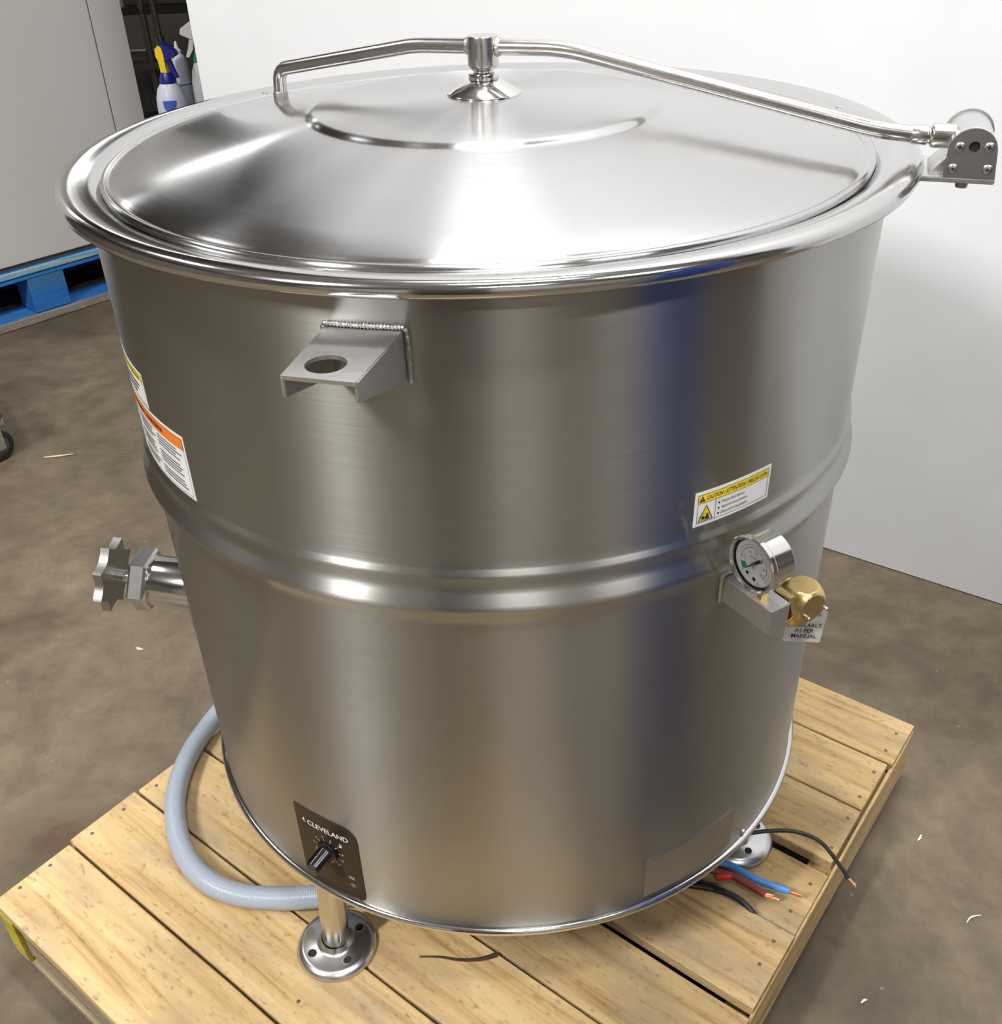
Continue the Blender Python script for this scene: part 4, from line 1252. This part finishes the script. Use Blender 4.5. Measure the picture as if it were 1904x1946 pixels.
# odds and ends on the rack
def item(nm, c, s, mat, label, cat, parts=()):
    t2 = thing(nm, (c[0], c[1], c[2] - s[2] / 2), label, cat)
    mkbm('body', box(c, s, None, min(s) * 0.12), mat, t2, True, 40)
    for pn, pc, ps, pm in parts:
        mkbm(pn, box(pc, ps, None, min(ps) * 0.1), pm, t2)
item('steel_pan', (-1.66, 4.02, 0.585), (0.16, 0.34, 0.24), 'rack_steel', 'deep steel pan on the rack next to the cabinet edge', 'pan', [('rim', (-1.66, 4.02, 0.710), (0.18, 0.36, 0.010), 'rack_steel')])
item('cardboard_box', (-1.42, 4.02, 0.530), (0.20, 0.30, 0.13), 'cardboard', 'small brown cardboard box on the rack behind the spray bottle', 'box', [('flap', (-1.42, 3.88, 0.598), (0.19, 0.02, 0.004), 'cardboard')])
item('steel_tray', (-1.40, 4.02, 0.967), (0.46, 0.36, 0.04), 'rack_steel', 'bright steel tray at the top of the gap', 'tray', [('rim', (-1.40, 4.02, 0.990), (0.49, 0.39, 0.006), 'polished_steel')])
item('yellow_tool_case', (-1.58, 4.00, 0.275), (0.24, 0.28, 0.12), 'trigger_yellow', 'yellow tool case low in the gap', 'case', [('latch', (-1.58, 3.855, 0.28), (0.04, 0.012, 0.03), 'dark_steel')])
V, F, _ = tube([(-1.445, 3.74, 0.0), (-1.475, 3.74, 1.3)], 0.014, 12)
t2 = thing('steel_pipe', (-1.445, 3.74, 0.0), 'thin steel pipe leaning on the rack in the gap', 'pipe')
mk('pipe', V, F, 'rack_steel', t2, True)
V, F = lathe([(0.0, -0.03), (0.020, -0.03), (0.020, 0.03), (0, 0.03)], o=(-1.4635, 3.74, 0.80), ax=(-0.023, 0, 1), seg=14)
mk('coupling', V, F, 'satin_steel', t2, True)

# ------------------------------------------------------------------ dolly with casters, left edge
dol = thing('equipment_dolly', (-1.75, 1.45, 0), 'low black dolly on casters at the left edge of the picture', 'dolly')
mkbm('platform', box((-1.7615, 1.4211, 0.150), (0.47, 0.47, 0.026), Matrix.Rotation(R(35), 3, 'Z'), 0.006), 'dark_steel', dol)
for (x_, y_) in ((-1.483, 1.372), (-1.712, 1.700), (-1.811, 1.143), (-2.040, 1.470)):
    o_ = Vector((x_, y_, 0.048)); axl = Vector((0.85, -0.5, 0)).normalized()
    V, F = lathe([(0.0, -0.013), (0.030, -0.013), (0.038, -0.015), (0.046, -0.012), (0.048, 0), (0.046, 0.012), (0.038, 0.015), (0.030, 0.013), (0.0, 0.013)], o=o_, ax=axl, seg=36)
    wh = mk('wheel', V, F, 'black_rubber', dol, True, 50)
    V, F = lathe([(0, -0.0165), (0.012, -0.0165), (0.028, -0.0140)], o=o_, ax=axl, seg=24)
    V2, F2 = lathe([(0, 0.0165), (0.012, 0.0165), (0.028, 0.0140)], o=o_, ax=axl, seg=24)
    mk('hub', V + V2, F + [[i + len(V) for i in f] for f in F2], 'dark_steel', wh, True)
    Mx = Matrix((axl, ez.cross(axl), ez)).transposed()
    for sg in (-1, 1):
        mkbm('fork', box(o_ + axl * sg * 0.021 + ez * 0.028, (0.003, 0.024, 0.076), Mx, 0.001), 'satin_steel', wh)
    mkbm('swivel_plate', box(o_ + ez * 0.076, (0.056, 0.056, 0.022), Mx, 0.003), 'satin_steel', wh)

# ------------------------------------------------------------------ litter on the floor
def splinter(pts, r_, mat, label, cat='splinter', nm='wood_splinter'):
    P = spline([Vector(p) for p in pts], 5)
    V, F, _ = tube(P, lambda t: r_ * (0.45 + 0.9 * math.sin(math.pi * min(1, t * 0.9 + 0.08))), 6)
    tag(mk(nm, V, F, mat, None, True), label, cat)
splinter([(-1.356, 1.368, .004), (-1.32, 1.372, .004), (-1.271, 1.383, .004)], 0.0022, 'wood_chip', 'pale thin wooden splinter on the floor near the caster')
splinter([(-0.737, 0.923, .003), (-0.726, 0.913, .004), (-0.712, 0.902, .003)], 0.0018, 'wood_chip', 'short straw coloured splinter on the floor above the star knob valve')
splinter([(-0.825, 0.486, .003), (-0.818, 0.482, .003), (-0.808, 0.479, .003)], 0.0026, 'wood_chip', 'tiny pale splinter on the floor left of the hose')
splinter([(0.731, -0.256, .002), (0.742, -0.247, .003), (0.760, -0.243, .002)], 0.0010, 'paper_scrap', 'thin white scrap on the floor right of the pallet', 'scrap', 'paper_scrap')
splinter([(0.712, -0.095, .002), (0.718, -0.090, .003), (0.722, -0.083, .002)], 0.0016, 'paper_scrap', 'pale crumb on the floor beyond the black wire tip', 'scrap', 'paper_scrap')
splinter([(0.520, -0.384, .002), (0.526, -0.380, .003), (0.531, -0.379, .002)], 0.0014, 'paper_scrap', 'pale crumb on the floor at the lower right', 'scrap', 'paper_scrap')

# ------------------------------------------------------------------ unseen things added by the camera to shape the steel's reflections
DX, DY = 1.02, -1.14  # stand-in drums, added so the body reflects a blue stripe
dprof = [(0, 0.004), (0.232, 0.004), (0.239, 0.0), (0.242, 0.01), (0.236, 0.02), (0.236, 0.27), (0.244, 0.285), (0.236, 0.30), (0.236, 0.55), (0.244, 0.565), (0.236, 0.58), (0.236, 0.83), (0.242, 0.84), (0.242, 0.855), (0.234, 0.855), (0.230, 0.842), (0, 0.842)]
for zz, lab in ((0.0, 'unseen blue drum added beside the camera for the blue stripe in the kettle'), (0.8555, 'second unseen blue drum added on top to lengthen the blue stripe')):
    dr = thing('added_drum', (DX, DY, zz), lab, 'drum', 'stacked blue drums added for the reflection')
    V, F = lathe(dprof, o=(DX, DY, zz), seg=64)
    mk('shell', V, F, 'drum_blue', dr, True, 40)
    V, F = lathe([(0, 0.852), (0.03, 0.852), (0.034, 0.842)], o=(DX + 0.13, DY, zz), seg=20)
    mk('bung', V, F, 'drum_blue', dr, True)
lk = thing('added_locker', (-0.36, -2.55, 0), 'unseen dark locker added behind the camera for the dark band in the kettle', 'locker')  # added only to reflect as a dark band on the body
mkbm('body', box((-0.36, -2.55, 0.95), (0.72, 0.45, 1.9), None, 0.006), 'dark_steel', lk)
for x_ in (-0.54, -0.18):
    d_ = mkbm('door', box((x_, -2.317, 0.98), (0.345, 0.016, 1.75), None, 0.004), 'dark_steel', lk)
    mkbm('handle', box((x_ + (0.14 if x_ < -0.4 else -0.14), -2.300, 1.0), (0.02, 0.02, 0.14), None, 0.004), 'rack_steel', d_)
